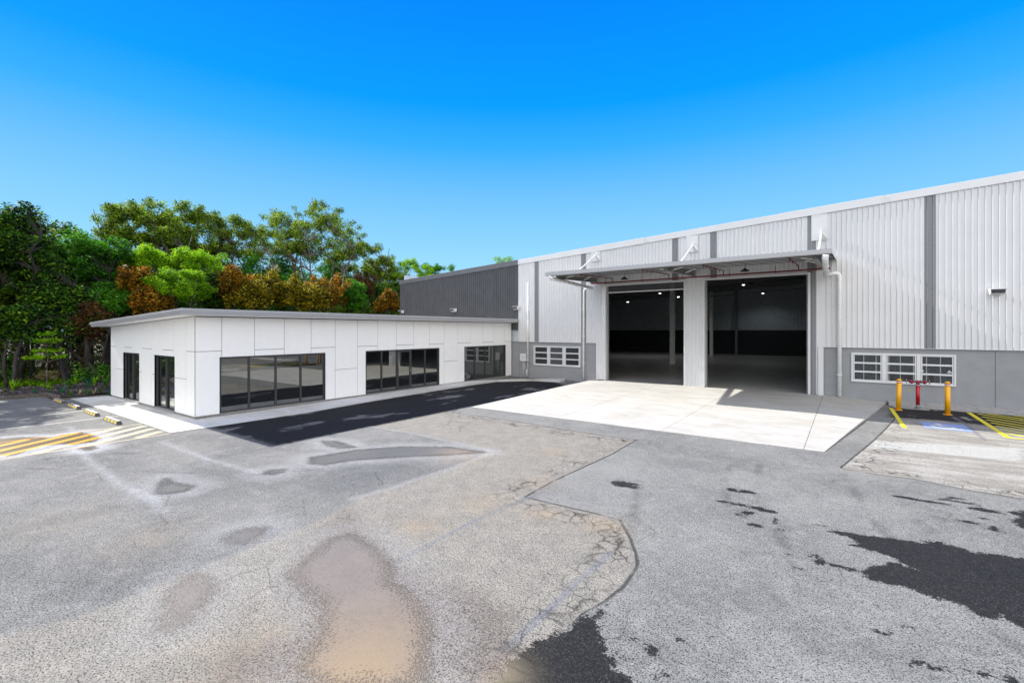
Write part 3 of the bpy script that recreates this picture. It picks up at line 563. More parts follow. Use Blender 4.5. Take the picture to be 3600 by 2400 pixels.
# precast panels
def precast(x0, x1, holes, name='precast_panel'):
    m = MB(); y0, y1 = 26.965, 27.2; zt_, zb = 2.52, -.15; xs = x0
    for hx0, hx1, hz0, hz1 in holes:
        m.box(xs, hx0, y0, y1, zb, zt_); m.box(hx0, hx1, y0, y1, zb, hz0); m.box(hx0, hx1, y0, y1, hz1, zt_); xs = hx1
    m.box(xs, x1, y0, y1, zb, zt_); return m.build(name, M['precast'], WH)
WL, WR = (-17.73, -14.17, .92, 2.22), (-.04, 3.50, .93, 2.24)
precast(-31.4, -18.965, []); precast(-18.94, -13.03, [WL]); precast(-1.21, 4.665, [WR])
for a in np.arange(4.70, 50, 6.0): precast(a, min(a+5.965, XE-.2), [])
for a, c in ((-19.5, -13.03), (-1.21, 30)): MB().box(a, c, 26.86, 26.96, 2.485, 2.50).build('drip_flashing', M['white'], WH)
for x in (-18.965, 4.666): MB().box(x, x+.028, 26.975, 27.1, 0, 2.48).build('joint_sealant', M['strip'], WH)
# louvre style windows
def wh_window(w, bars):
    x0, x1, z0, z1 = w; f = MB(); y0, y1 = 26.90, 27.0; n = 3; W = (x1-x0)
    f.box(x0-.015, x1+.015, y0, y1, z1-.05, z1+.015); f.box(x0-.015, x1+.015, y0, y1, z0-.015, z0+.06); f.box(x0-.015, x0+.05, y0, y1, z0+.06, z1-.05); f.box(x1-.05, x1+.015, y0, y1, z0+.06, z1-.05)
    uw = W/3
    for i in (1, 2): f.box(x0+uw*i-.07, x0+uw*i+.07, y0+.004, y1, z0+.06, z1-.05)
    fr = f.build('window', M['white'], WH, .005)
    for i in range(3):
        a, c = x0+uw*i+(.05 if i == 0 else .07), x0+uw*(i+1)-(.05 if i == 2 else .07); s = MB()
        za, zb = z0+.06, z1-.05; h = (zb-za)/3
        s.box(a+.012, a+.055, y0+.02, y0+.07, za, zb); s.box(c-.055, c-.012, y0+.02, y0+.07, za, zb)
        for k in range(4):
            zz = za+h*k; s.box(a+.055, c-.055, y0+.012, y0+.065, max(zz-.035, za), min(zz+.04, zb))
        s.build('sash', M['white'], fr)
        p = MB()
        p.box(a+.05, c-.05, y0+.05, y0+.056, za+.02, zb-.02)
        p.build('pane', M['glass2'], fr)
    if bars:
        b = MB()
        for i in range(3):
            for q in bars[i]: b.box(x0+uw*i+uw*q-.017, x0+uw*i+uw*q+.017, y0+.036, y0+.049, z0+.06, z1-.05)
        b.build('security_bar', M['galv'], fr)
    return fr
wh_window(WL, None); wr = wh_window(WR, [(.38, .76), (.14, .48, .86), (.22, .60)])
wr['label'] = 'white framed window with vertical security bars'
st = MB().box(3.24, 3.39, 26.93, 26.936, 1.52, 1.60).build('sticker', M['navy'], wr)
st2 = MB().box(3.24, 3.39, 26.93, 26.936, 1.485, 1.52); st2.box(3.28, 3.33, 26.926, 26.93, 1.565, 1.59); st2.box(3.275, 3.355, 26.926, 26.93, 1.535, 1.555); st2.box(3.275, 3.295, 26.926, 26.93, 1.535, 1.57); st2.build('sticker', M['paper'], wr)
MB().face([(2.42, 26.945, 1.56), (2.50, 26.945, 1.56), (2.46, 26.945, 1.49)]).build('sticker', M['paper'], wr)
# door openings: jamb trims, head, shutters
for (a, c), drop in ((D1, .44), (D2, .0)):
    o = MB(); o.box(a-.07, a+.03, 26.84, 27.24, FL, DH+.07); o.box(c-.03, c+.07, 26.84, 27.24, FL, DH+.07); o.box(a+.03, c-.03, 26.84, 27.24, DH, DH+.07)
    fr = o.build('doorway_trim', M['white'], WH, .004)
    for q in (a+.03, c-.10): MB().box(q, q+.07, 27.10, 27.20, FL, DH).build('door_guide', M['galv'], fr)
    if drop:
        r = MB()
        nn = 6
        for i in range(nn):
            z0 = DH-drop+.06+(drop-.06)*i/nn; z1 = DH-drop+.06+(drop-.06)*(i+1)/nn
            r.box(a+.04, c-.04, 27.13, 27.15, z0+.012, z1); r.box(a+.04, c-.04, 27.12, 27.13, z0+.025, z1-.012)
        rr = r.build('roller_door', M['shutter'], WH); MB().box(a+.04, c-.04, 27.11, 27.17, DH-drop, DH-drop+.06).build('bottom_rail', M['white'], rr)
# door chain in left opening
m = MB()
for i in range(100): m.box(D1[0]+.105, D1[0]+.125, 27.06, 27.075, FL+.1+i*.052, FL+.1+i*.052+.034)
m.build('hoist_chain', M['galv'], WH)
MB().box(D1[1], D2[0], 26.80, 26.858, FL, FL+.05).build('base_flashing', M['white'], WH); MB().box(-1.34, -1.13, 26.84, 26.859, FL-.02, 2.5).build('corner_flashing', M['white'], WH)
# interior: floor, back and side walls, roof, columns, lamps
YB = 65.5
MB().box(-31.3, XE-.2, 26.99, YB, -.2, FL).build('floor_slab', M['floor'], WH)
m = MB()
m.box(-31.3, XE, YB, YB+.2, 3.28, 11)
k = -31.0
while k < 12: m.box(k-.05, k+.05, YB-.05, YB, 3.28, 9); k += .4
m.box(-31.3, -31.1, 27.2, YB, 3.28, 8.0); m.build('upper_inner_sheeting', M['inner'], WH)
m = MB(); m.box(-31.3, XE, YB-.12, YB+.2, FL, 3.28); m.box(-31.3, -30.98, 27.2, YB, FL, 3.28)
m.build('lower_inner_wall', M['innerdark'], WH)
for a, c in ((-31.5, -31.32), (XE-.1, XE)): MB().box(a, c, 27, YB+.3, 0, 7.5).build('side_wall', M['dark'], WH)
m = MB()
for a, c in ((-31.5, RIDGE), (RIDGE, XE)): m.sbox(a, c, 27.22, YB+.4, lambda x: zt(x)-.10, lambda x: zt(x)-.02)
m.build('roof', M['galv'], WH)
m = MB()
for y in (35.3, 43.3, 51.3, 59.3):
    m.sbox(-31, RIDGE, y-.12, y+.12, lambda x: zt(x)-.75, lambda x: zt(x)-.12)
for x in np.arange(-30, 12, 1.6): m.box(x-.03, x+.03, 27.3, YB, zt(x)-.32, zt(x)-.12)
m.build('rafter', M['strip'], WH)
for i, (x, y) in enumerate(((-13.35, 43.3), (-13.6, 59.0))):
    m = MB(); w = .19 if i == 0 else .17
    m.box(x-w, x+w, y-.17, y-.15, FL, 7.9); m.box(x-w, x+w, y+.15, y+.17, FL, 7.9); m.box(x-.012, x+.012, y-.15, y+.15, FL, 7.9)
    if i == 0: m.box(x-.27, x+.22, y-.22, y+.2, 4.9, 4.95); m.box(x-.27, x+.22, y-.22, y+.2, 5.55, 5.6); m.box(x-.25, x+.3, y-.24, y-.18, 3.22, 3.26)
    m.build('column', M['column'], WH)
m = MB(); m.box(-12.15, -11.85, 65.0, 65.3, FL, 8.3); m.build('column', M['strip'], WH)
m = MB(); m.bar((-13.6, 58.6, 7.25), (4, 58.6, 8.2), .12, .12); m.build('purlin', M['galv'], WH)
def lens_light(name, x, y, z, label, group):
    t = empty(name, (x, y, z), label, 'light', group)
    MB().tube([(x, y, z+.9), (x, y, z+.18)], .02, 6).build('hanger', M['black'], t)
    MB().tube([(x, y, z+.2), (x, y, z+.12), (x, y, z)], [.05, .08, .13], 14).build('housing', M['charcoal'], t)
    MB().tube([(x, y, z-.03), (x, y, z+.02)], .10, 14).build('lens', M['lamp'], t)
    ld = bpy.data.lights.new('lamp_light', 'SPOT'); ld.energy = 45; ld.spot_size = 2.6; ld.spot_blend = .6; ld.shadow_soft_size = .12; ld.color = (.9, .97, 1)
    lo = bpy.data.objects.new('lamp_light', ld); col.objects.link(lo); lo.parent = t; lo.location = (0, 0, -.06); return t
for (u, v, z, lb) in ((2320, 1031, 7.55, 'lit round high bay lamp left of the grey column inside the left truck doorway'), (2384.7, 1043.5, 7.2, 'lit round high bay lamp just right of the grey column in the left truck doorway'),
                      (2613.6, 1001, 7.6, 'nearest lit round high bay lamp, just inside the head of the right truck doorway'), (2682, 1031.3, 7.6, 'lit round high bay lamp deeper inside the right truck doorway'), (2207, 1061, 6.6, 'lowest lit high bay lamp, far left inside the left truck doorway')):
    d = ray(u, v); t_ = (z-EYE)/d[2]; lens_light('high_bay_lamp', d[0]*t_, d[1]*t_, z, lb, 'high bay lamps inside the warehouse')

# canopy over the truck doors: falls to a gutter at its front edge
CXL, CXR, CYF = -13.15, -.62, 21.2
cz = lambda y: 6.32+(y-CYF)*.072
m = MB(); CAN = None
pts = []; k = math.ceil(CXL/.2)
pts = [(CXL, 0)]
while k*.2 < CXR-.03:
    c = k*.2
    if c > CXL+.03: pts += [(c-.03, 0), (c-.015, .032), (c+.015, .032), (c+.03, 0)]
    k += 1
pts.append((CXR, 0))
for (xa, da), (xb, db) in zip(pts[:-1], pts[1:]):
    for o_ in (0, .004):
        q = [(xa, CYF-.03, cz(CYF)+da+.012+o_), (xb, CYF-.03, cz(CYF)+db+.012+o_), (xb, 26.88, cz(26.88)+db+.012+o_), (xa, 26.88, cz(26.88)+da+.012+o_)]
        m.face(q if o_ else q[::-1])
CAN = m.build('canopy', M['canopysheet'], WH); CAN['label'] = 'flat steel awning hung on tie rods above both truck doors'
g_ = MB(); g_.box(CXL, CXR, CYF-.16, CYF-.145, 6.16, 6.335); g_.box(CXL, CXR, CYF-.145, CYF, 6.16, 6.175); g_.box(CXL, CXR, CYF, CYF+.012, 6.16, 6.30); g_.box(CXL, CXL+.012, CYF-.145, CYF, 6.175, 6.33); g_.box(CXR-.012, CXR, CYF-.145, CYF, 6.175, 6.33)
g_.build('gutter', M['fascia'], CAN, .004)
g_ = MB(); g_.hexa([(CXR-.012, CYF, cz(CYF)-.14), (CXR, CYF, cz(CYF)-.14), (CXR, 26.86, cz(26.86)-.14), (CXR-.012, 26.86, cz(26.86)-.14), (CXR-.012, CYF, cz(CYF)+.04), (CXR, CYF, cz(CYF)+.04), (CXR, 26.86, cz(26.86)+.06), (CXR-.012, 26.86, cz(26.86)+.06)])
g_.hexa([(CXL, CYF, cz(CYF)-.14), (CXL+.012, CYF, cz(CYF)-.14), (CXL+.012, 26.86, cz(26.86)-.14), (CXL, 26.86, cz(26.86)-.14), (CXL, CYF, cz(CYF)+.04), (CXL+.012, CYF, cz(CYF)+.04), (CXL+.012, 26.86, cz(26.86)+.06), (CXL, 26.86, cz(26.86)+.06)])
g_.box(CXL, CXR, 26.80, 26.86, cz(26.8)+.05, cz(26.8)+.13); g_.build('edge_flashing', M['white'], CAN)
for y in (21.75, 22.85, 23.95, 25.05, 26.2):
    z = cz(y); p = MB(); p.box(CXL+.05, CXR-.05, y-.004, y+.004, z-.13, z-.02); p.box(CXL+.05, CXR-.05, y-.03, y+.03, z-.142, z-.13); p.build('purlin', M['canopysheet'], CAN)
    MB().box(CXL+.06, CXR-.06, y-.032, y-.026, z-.143, z-.118).build('purlin_lit_lip', M['white'], CAN)  # white colour stands in for light bounced onto the lip
for x in (-12.95, -7.1, -1.2):
    b = MB(); ya, yb = 22.0, 26.86
    def pr(x0, x1, za0, za1, zb0, zb1): b.hexa([(x0, ya, za0), (x1, ya, za0), (x1, yb, zb0), (x0, yb, zb0), (x0, ya, za1), (x1, ya, za1), (x1, yb, zb1), (x0, yb, zb1)])
    ta, tb = cz(ya)-.155, cz(yb)-.155; ba, bb = ta-.13, tb-.30
    pr(x-.008, x+.008, ba, ta, bb, tb); pr(x-.09, x+.09, ta-.014, ta, tb-.014, tb); pr(x-.09, x+.09, ba-.012, ba, bb-.012, bb); b.box(x-.09, x+.09, ya-.012, ya, ba, ta)
    b.build('beam', M['steelpaint'], CAN)
    for sgn in ((1,) if x < -12 else (-1,) if x > -2 else (-1, 1)):
        for y in (22.85, 25.05):
            MB().bar((x+sgn*.02, y-.02, ba+(y-ya)*(bb-ba)/(yb-ya)+.06), (x+sgn*.55, y-.02, cz(y)-.14), .05, .05).build('knee_brace', M['column'], CAN)
    rd = MB(); rd.tube([(x, 26.86, 8.03), (x, 24.1, cz(24.1)+.08)], .048, 10); rd.box(x-.07, x+.07, 26.80, 26.865, 7.92, 8.12); rd.build('tie_rod', M['white'], CAN)
    pf = MB(); pf.box(x-.42, x+.22, 26.835, 26.862, 7.60, zt(x)-.36); pf.hexa([(x-.02,26.70,7.95),(x+.30,26.832,7.60),(x+.30,26.834,7.60),(x-.02,26.834,7.60),(x-.02,26.72,8.08),(x+.02,26.832,8.10),(x+.02,26.834,8.10),(x-.02,26.834,8.10)])
    pf.build('flashing_plate', M['white'], CAN)
sp = MB(); sp.tube([(-13.12, 26.45, 6.18), (-.85, 26.45, 6.18)], .042, 10); sp.tube([(-13.12, 26.45, 6.18), (-13.12, 26.45, 6.36)], .06, 10); sp.tube([(-13.2, 26.45, 6.30), (-13.0, 26.45, 6.30)], .08, 10)
for x in (-11.75, -8.35, -5.5, -2.12):
    sp.tube([(x, 26.45, 6.18), (x, 26.45, 6.42), (x, 22.3, 6.24)], .024, 8)
    for y in (25.6, 23.6, 22.4): sp.tube([(x, y, 6.24+(y-22.3)*.043), (x, y, 6.10+(y-22.3)*.043)], .014, 6)
for x in (-12.2, -9.9, -7.6, -5.2, -3.1, -1.4): sp.tube([(x, 26.45, 6.18), (x, 26.45, 6.52)], .01, 6); sp.tube([(x-.025, 26.45, 6.18), (x+.025, 26.45, 6.18)], .062, 10)
sp.build('sprinkler_pipe', M['redpipe'], CAN)
# downpipes: part of the building
def dp(pts, r, name='downpipe', mat='pipe'): return MB().tube(pts, r, 14).build(name, M[mat], WH)
def bend(a, b, c, r=.16, n=5):
    a, b, c = Vector(a), Vector(b), Vector(c); p = b+(a-b).normalized()*r; q = b+(c-b).normalized()*r
    return [tuple((1-t)**2*p+2*t*(1-t)*b+t*t*q) for t in [i/n for i in range(n+1)]]
pL = [(-12.82, 21.12, 6.14)]+bend((-12.82, 21.12, 6.14), (-12.84, 21.15, 6.02), (-13.2, 26.7, 5.92), .08)+[(-13.2, 26.62, 5.92)]
dp(pL, .10)
dp([(-13.2, 26.62, 5.92)]+bend((-13.2, 26.62, 5.92), (-13.80, 26.72, 5.90), (-13.86, 26.75, .1))+[(-13.86, 26.76, FL)], .052)
pR = [(-.82, 21.12, 6.14)]+bend((-.82, 21.12, 6.14), (-.84, 21.15, 6.00), (-1.05, 26.6, 5.90), .1)+[(-1.03, 26.45, 5.91)]
dp(pR, .11); dp([(-1.05, 26.45, 5.90)]+bend((-1.05, 26.45, 5.90), (-.50, 26.70, 5.98), (-.50, 26.76, .1), .2)+[(-.50, 26.78, FL)], .085)
dp([(-18.14, 26.79, 6.55), (-18.14, 26.79, .1)], .042); dp([(-18.26, 26.83, .1), (-18.26, 26.83, .42)]+bend((-18.26, 26.83, .42), (-18.26, 26.83, .55), (-18.15, 26.83, .55), .06)+[(-18.2, 26.9, .55)], .045)
for z in (1.2, 2.9, 4.6):
    for q in ((-18.20, -18.08, 26.735), (-13.93, -13.79, 26.69), (-.60, -.40, 26.68)): MB().box(q[0], q[1], q[2], 26.9, z, z+.03).build('pipe_clip', M['pipe'], WH)

# floodlights on the warehouse wall
def flood(x, label):
    z = 4.84; t = empty('floodlight', (x, 26.84, z), label, 'floodlight', 'wall floodlights on the warehouse')
    h = MB(); h.hexa([(x-.21, 26.50, z-.06), (x+.21, 26.50, z-.06), (x+.21, 26.78, z-.13), (x-.21, 26.78, z-.13), (x-.24, 26.46, z+.11), (x+.24, 26.46, z+.11), (x+.24, 26.80, z+.13), (x-.24, 26.80, z+.13)]); h.build('housing', M['white'], t, .012)
    MB().hexa([(x-.19, 26.465, z-.065), (x+.19, 26.465, z-.065), (x+.19, 26.49, z-.07), (x-.19, 26.49, z-.07), (x-.21, 26.44, z+.09), (x+.21, 26.44, z+.09), (x+.21, 26.46, z+.09), (x-.21, 26.46, z+.09)]).build('lens_frame', M['charcoal'], t)
    MB().hexa([(x-.16, 26.45, z-.045), (x+.16, 26.45, z-.045), (x+.16, 26.47, z-.045), (x-.16, 26.47, z-.045), (x-.175, 26.43, z+.07), (x+.175, 26.43, z+.07), (x+.175, 26.45, z+.07), (x-.175, 26.45, z+.07)]).build('lens', M['glass2'], t)
    MB().box(x-.05, x+.05, 26.78, 26.87, z-.08, z+.08).build('bracket', M['galv'], t)
flood(-31.05, 'white floodlight at the far left corner of the charcoal cladding, just above the office roof')
flood(-25.0, 'white floodlight in the middle of the charcoal cladding above the office roof')
flood(-19.05, 'white floodlight where the charcoal and white cladding meet')
flood(4.69, 'white floodlight high on the white wall right of the grey sheet strip')
def pendant(x, y, label):
    z = 6.02; t = empty('pendant_lamp', (x, y, z), label, 'lamp', 'pendant lamps under the canopy')
    MB().tube([(x-.02, y, cz(y)-.15), (x+.05, y, z+.26), (x-.01, y, z+.18), (x, y, z+.12)], .012, 6).build('cable', M['black'], t)
    MB().tube([(x, y, z+.15), (x, y, z+.09), (x, y, z+.05), (x, y, z)], [.05, .08, .17, .21], 18).build('shade', M['black'], t)
pendant(-9.95, 23.95, 'black pendant lamp under the canopy in front of the left truck door'); pendant(-4.05, 23.95, 'black pendant lamp under the canopy in front of the right truck door')

# meter box with conduits
t = empty('electrical_box', (-18.55, 26.8, 1.4), 'small white electrical box with three conduits on the grey wall beside the office', 'electrical box')
MB().box(-18.80, -18.32, 26.75, 26.96, 1.13, 1.66).build('cabinet', M['white'], t, .012)
MB().box(-18.775, -18.345, 26.738, 26.752, 1.155, 1.635).build('door', M['white'], t, .005); MB().box(-18.55, -18.53, 26.728, 26.738, 1.36, 1.45).build('handle', M['black'], t); MB().box(-18.79, -18.69, 26.742, 26.75, 1.135, 1.15).build('name_plate', M['black'], t)
for x in (-18.62, -18.56, -18.47): MB().tube([(x+.02*(x > -18.5)-.03*(x < -18.6), 26.88, 1.14), (x, 26.9, 1.0), (x, 26.92, .1)], .018, 8).build('conduit', M['pipe'], t)

# ---------------------------------------------------------------- office
OX, OY, OXL = -19.6, 7.07, -29.72
OF = empty('office_building', (-24.6, 17, 0), 'low white panelled office building with dark framed windows and a sloping grey roof edge', 'office')
zr = lambda x: 4.07+.0342*(x+19.0)
soff = lambda x: zr(x)-.235
m = MB(); m.box(OXL+.12, OX-.12, OY+.12, 26.98, -.1, .02)
m.sbox(OXL+.1, OX-.14, OY+.2, 26.88, lambda x: 3.0, lambda x: soff(x)-.01)
m.sbox(OXL, OXL+.06, OY+.012, 26.9, lambda x: .05, lambda x: soff(x)-.01)
m.build('core_wall', M['gap'], OF)
MB().box(OXL, OX-.02, OY+.02, OY+.3, -.1, .10).build('plinth', M['plinth'], OF); MB().box(OX-.3, OX-.018, OY+.31, 26.9, -.1, .11).build('plinth', M['plinth'], OF)
Yj = [7.07, 7.99, 9.21, 10.44, 11.66, 12.87, 14.08, 15.29, 16.5, 17.7, 18.9, 20.1, 21.29, 22.49, 23.69, 24.87, 26.05, 26.86]
Xj = [-29.72, -28.92, -27.69, -26.51, -25.27, -24.06, -22.84, -21.62, -20.39, -19.6]
zT, J1, J2, ZB, G_ = 2.25, 2.50, 1.44, .105, .009
W1, W2, W3 = (7.92, 12.35), (14.57, 19.68), (21.89, 26.17)
cla = MB(); zf = soff(OX)-.02
def cut(lo, hi, a): return a+G_ if a in lo else a
def pf_(y0, y1, z0, z1, gl=1, gr=1, gb=1, gt=1):      # panel on the long face, gaps only where the joint is
    cla.box(OX-.022, OX, y0+G_*gl, y1-G_*gr, z0+G_*gb, z1-G_*gt)
for i in range(17):
    a, c = Yj[i], Yj[i+1]
    if i == 0: pf_(a+.004, c, J1, zf, 0); pf_(a+.004, W1[0], ZB, J1, 0, 0, 0); pf_(W1[0], c, zT, J1, 0, 1, 0)
    elif i == 4: pf_(a, c, J1, zf); pf_(W1[1], c, ZB, J1, 0, 1, 0); pf_(a, W1[1], zT, J1, 1, 0, 0)
    elif i == 6: pf_(a, c, J1, zf); pf_(a, W2[0], ZB, J1, 1, 0, 0); pf_(W2[0], c, zT, J1, 0, 1, 0)
    elif i == 10: pf_(a, c, J1, zf); pf_(W2[1], c, ZB, J1, 0, 1, 0); pf_(a, W2[1], zT, J1, 1, 0, 0)
    elif i == 12: pf_(a, c, J1, zf); pf_(a, W3[0], ZB, J1, 1, 0, 0); pf_(W3[0], c, zT, J1, 0, 1, 0)
    elif i == 16: pf_(a, c, J1, zf, 1, 0); pf_(W3[1], c, ZB, J1, 0, 0, 0); pf_(a, W3[1], zT, J1, 1, 0, 0)
    elif i in (5, 11): pf_(a, c, J2, zf); pf_(a, c, ZB, J2, 1, 1, 0)
    elif i in (2, 8, 14): pf_(a, c, J1, zf); pf_(a, c, zT, J1, 1, 1, 0)
    else: pf_(a, c, zT, zf, 1, 1, 0)
cla.build('front_cladding', M['panel'], OF)
MB().box(OX-.05, OX-.024, OY+.06, W1[0], .1, zf).box(OX-.05, OX-.024, W1[0], W1[1], zT, zf).box(OX-.05, OX-.024, W1[1], W2[0], .1, zf).box(OX-.05, OX-.024, W2[0], W2[1], zT, zf).box(OX-.05, OX-.024, W2[1], W3[0], .1, zf).box(OX-.05, OX-.024, W3[0], W3[1], zT, zf).box(OX-.05, OX-.024, W3[1], 26.86, .1, zf).build('backing_board', M['gap'], OF)
cle = MB(); EA, EB = (-27.78, -25.60), (-23.70, -21.52)
def pe(x0, x1, z0, z1, gl=1, gr=1, gb=1, gt=1):
    cle.sbox(x0+G_*gl, x1-G_*gr, OY, OY+.022, lambda x: z0+G_*gb, (lambda x: soff(x)-.012) if z1 is None else (lambda x: z1-G_*gt))
X = Xj
pe(X[8], X[9], J1, None, 1, 0); pe(X[8], X[9], ZB, J1, 1, 0, 0)
pe(X[7], X[8], zT, None, 1, 1, 0); pe(EB[1], X[8], J2, zT, 0, 1, 1, 0); pe(EB[1], X[8], ZB, J2, 0, 1, 0)
pe(X[6], X[7], J1, None); pe(X[6], X[7], zT, J1, 1, 1, 0)
pe(X[5], X[6], zT, None, 1, 1, 0); pe(X[5], EB[0], J2, zT, 1, 0, 1, 0); pe(X[5], EB[0], ZB, J2, 1, 0, 0)
pe(X[4], X[5], J1, None); pe(X[4], X[5], ZB, J1, 1, 1, 0)
pe(X[3], X[4], zT, None, 1, 1, 0); pe(EA[1], X[4], J2, zT, 0, 1, 1, 0); pe(EA[1], X[4], ZB, J2, 0, 1, 0)
pe(X[2], X[3], J1, None); pe(X[2], X[3], zT, J1, 1, 1, 0)
pe(X[1], X[2], zT, None, 1, 1, 0); pe(X[1], EA[0], J2, zT, 1, 0, 1, 0); pe(X[1], EA[0], ZB, J2, 1, 0, 0)
pe(X[0], X[1], J1, None, 0); pe(X[0], X[1], ZB, J1, 0, 1, 0)
cle.build('end_cladding', M['panel'], OF)
bb = MB()
for a, c, z0 in ((OXL, EA[0], .1), (EA[0], EA[1], zT), (EA[1], EB[0], .1), (EB[0], EB[1], zT), (EB[1], OX-.055, .1)): bb.sbox(a, c, OY+.024, OY+.05, lambda x: z0, lambda x: soff(x)-.03)
bb.build('backing_board', M['gap'], OF)
# roof, fascia, soffit
rf = MB(); rf.sbox(-30.36, -19.05, 6.50, 26.86, lambda x: zr(x)-.06, lambda x: zr(x)-.02); roof = rf.build('roof', M['fascia'], OF)
fa = MB()
fa.sbox(-30.42, -19.0, 6.44, 6.50, lambda x: zr(x)-.095, zr); fa.sbox(-30.40, -19.02, 6.462, 6.50, lambda x: zr(x)-.150, lambda x: zr(x)-.095); fa.sbox(-30.40, -19.02, 6.450, 6.50, lambda x: zr(x)-.165, lambda x: zr(x)-.150); fa.sbox(-30.41, -19.01, 6.468, 6.50, lambda x: zr(x)-.225, lambda x: zr(x)-.165)
zz = zr(-19.0)
fa.box(-19.05, -18.99, 6.43, 26.86, zz-.095, zz+.002); fa.box(-19.05, -19.012, 6.45, 26.85, zz-.150, zz-.095); fa.box(-19.05, -19.0, 6.44, 26.85, zz-.165, zz-.150); fa.box(-19.05, -19.018, 6.46, 26.85, zz-.225, zz-.165)
fa.box(-30.42, -30.36, 6.50, 26.86, zr(-30.4)-.225, zr(-30.4)); fa.box(-30.50, -30.42, 6.42, 26.86, zr(-30.4)-.12, zr(-30.4)-.02)
fa.build('fascia', M['fascia'], roof, .003)
so_ = MB(); so_.sbox(-30.36, -19.05, 6.50, 7.09, lambda x: zr(x)-.228, lambda x: zr(x)-.218); so_.box(-19.61, -19.05, 7.09, 26.86, zz-.228-.02, zz-.230); so_.build('soffit', M['panel'], roof)
# glazing
def glazing(along, a, c, z0, z1, mull, depth, door=None, name='window'):
    """along 'y' = long face (x const), 'x' = end face (y const)"""
    def bx(m, p, q, d0, d1, za, zb):
        if along == 'y': m.box(OX-d1, OX-d0, p, q, za, zb)
        else: m.box(p, q, OY+d0, OY+d1, za, zb)
    d0 = depth; f = MB()
    bx(f, a, c, d0-.03, d0+.07, z1-.06, z1-.001); bx(f, a, c, d0-.03, d0+.07, z0, z0+.065); bx(f, a, a+.06, d0-.03, d0+.07, z0+.065, z1-.06); bx(f, c-.06, c, d0-.03, d0+.07, z0+.065, z1-.06)
    for q in mull: bx(f, q-.035, q+.035, d0-.022, d0+.07, z0+.065, z1-.06)
    w = f.build(name, M['frame'], OF, .003)
    rv = MB(); bx(rv, a-.012, a, -.004, d0+.07, z0, z1+.012); bx(rv, c, c+.012, -.004, d0+.07, z0, z1+.012); bx(rv, a, c, -.004, d0+.07, z1, z1+.012); rv.build('reveal_trim', M['frame'], w)
    ed = [a+.06]+list(mull)+[c-.06]
    for i in range(len(ed)-1):
        g0 = ed[i]+(.035 if i else 0); g1 = ed[i+1]-(.035 if i < len(ed)-2 else 0)
        if door == i:
            dr = MB(); bx(dr, g0, g0+.075, d0-.02, d0+.03, z0+.07, z1-.065); bx(dr, g1-.075, g1, d0-.02, d0+.03, z0+.07, z1-.065); bx(dr, g0+.075, g1-.075, d0-.02, d0+.03, z1-.14, z1-.065); bx(dr, g0+.075, g1-.075, d0-.02, d0+.03, z0+.07, z0+.17)
            dd = dr.build('door', M['frame'], OF, .003); dd['label'] = 'framed glass entrance door in the middle window'
            h = MB(); bx(h, g1-.05, g1-.03, d0-.035, d0-.02, 1.02, 1.25); bx(h, g1-.17, g1-.03, d0-.065, d0-.048, 1.10, 1.12); bx(h, g1-.05, g1-.03, d0-.065, d0-.02, 1.10, 1.12); h.build('handle', M['chrome'], dd)
            p = MB(); bx(p, g0+.075, g1-.075, d0+.002, d0+.012, z0+.17, z1-.14); p.build('pane', M['glass'], dd); continue
        p = MB(); bx(p, g0, g1, d0+.02, d0+.03, z0+.065, z1-.06); p.build('pane', M['glass'], w)
    return w
glazing('y', *W1, .105, zT, (9.02, 10.10, 11.20), .055); glazing('y', *W2, .115, zT, (15.58, 16.58, 17.56, 18.61), .055, door=2); glazing('y', *W3, .12, zT, (22.93, 23.99, 25.04), .055)
for a, c in (EA, EB):
    mid = a+(c-a)*.5; w = glazing('x', a, c, .07, zT, (mid,), .10, name='sliding_door')
    s = MB(); s.box(mid-.06, mid+.05, OY+.06, OY+.095, .14, zT-.07); s.box(c-.125, c-.065, OY+.055, OY+.095, .14, zT-.07); s.box(a+.065, a+.13, OY+.05, OY+.095, .14, zT-.07); s.build('sash', M['frame'], w)
    MB().box(a, c, OY-.01, OY+.11, .045, .069).build('sill', M['fascia'], w)
# ---------------------------------------------------------------- bollards, hydrant, wheel stops
def bollard(x, y, label, lean=0):
    t = empty('bollard', (x, y, 0), label, 'bollard', 'yellow bollards guarding the hydrant'); r = .085
    MB().tube([(x, y, .012), (x+lean, y, 1.13)], r, 24).build('post', M['yellow'], t)
    MB().tube([(x+lean, y, 1.21), (x+lean, y, 1.255), (x+lean, y, 1.285), (x+lean, y, 1.295)], [r, r*.97, r*.8, r*.4], 24).build('cap', M['yellow'], t)
    MB().tube([(x+lean, y, 1.13), (x+lean, y, 1.155)], r+.001, 24).tube([(x+lean, y, 1.185), (x+lean, y, 1.21)], r+.001, 24).build('red_band', M['red'], t)
    MB().tube([(x+lean, y, 1.155), (x+lean, y, 1.185)], r+.0012, 24).build('reflective_band', M['paper'], t)
    MB().box(x-.13, x+.13, y-.13, y+.13, .004, .016).build('base_plate', M['yellow'], t, .003)
    for a in (-.105, .105):
        for b in (-.105, .105): MB().tube([(x+a, y+b, .016), (x+a, y+b, .036)], .012, 6).build('bolt', M['galv'], t)
bollard(1.52, 25.0, 'yellow bollard left of the red hydrant, in front of the middle window', .025)
bollard(2.99, 24.76, 'yellow bollard right of the red hydrant, at the right edge of the barred window')
hx, hy = 2.19, 25.72
H = empty('fire_hydrant', (hx, hy, .03), 'dark red twin outlet fire hydrant on a red standpipe between two yellow bollards', 'hydrant')
MB().tube([(hx, hy, .19), (hx, hy, .99)], .068, 20).build('standpipe', M['red'], H)
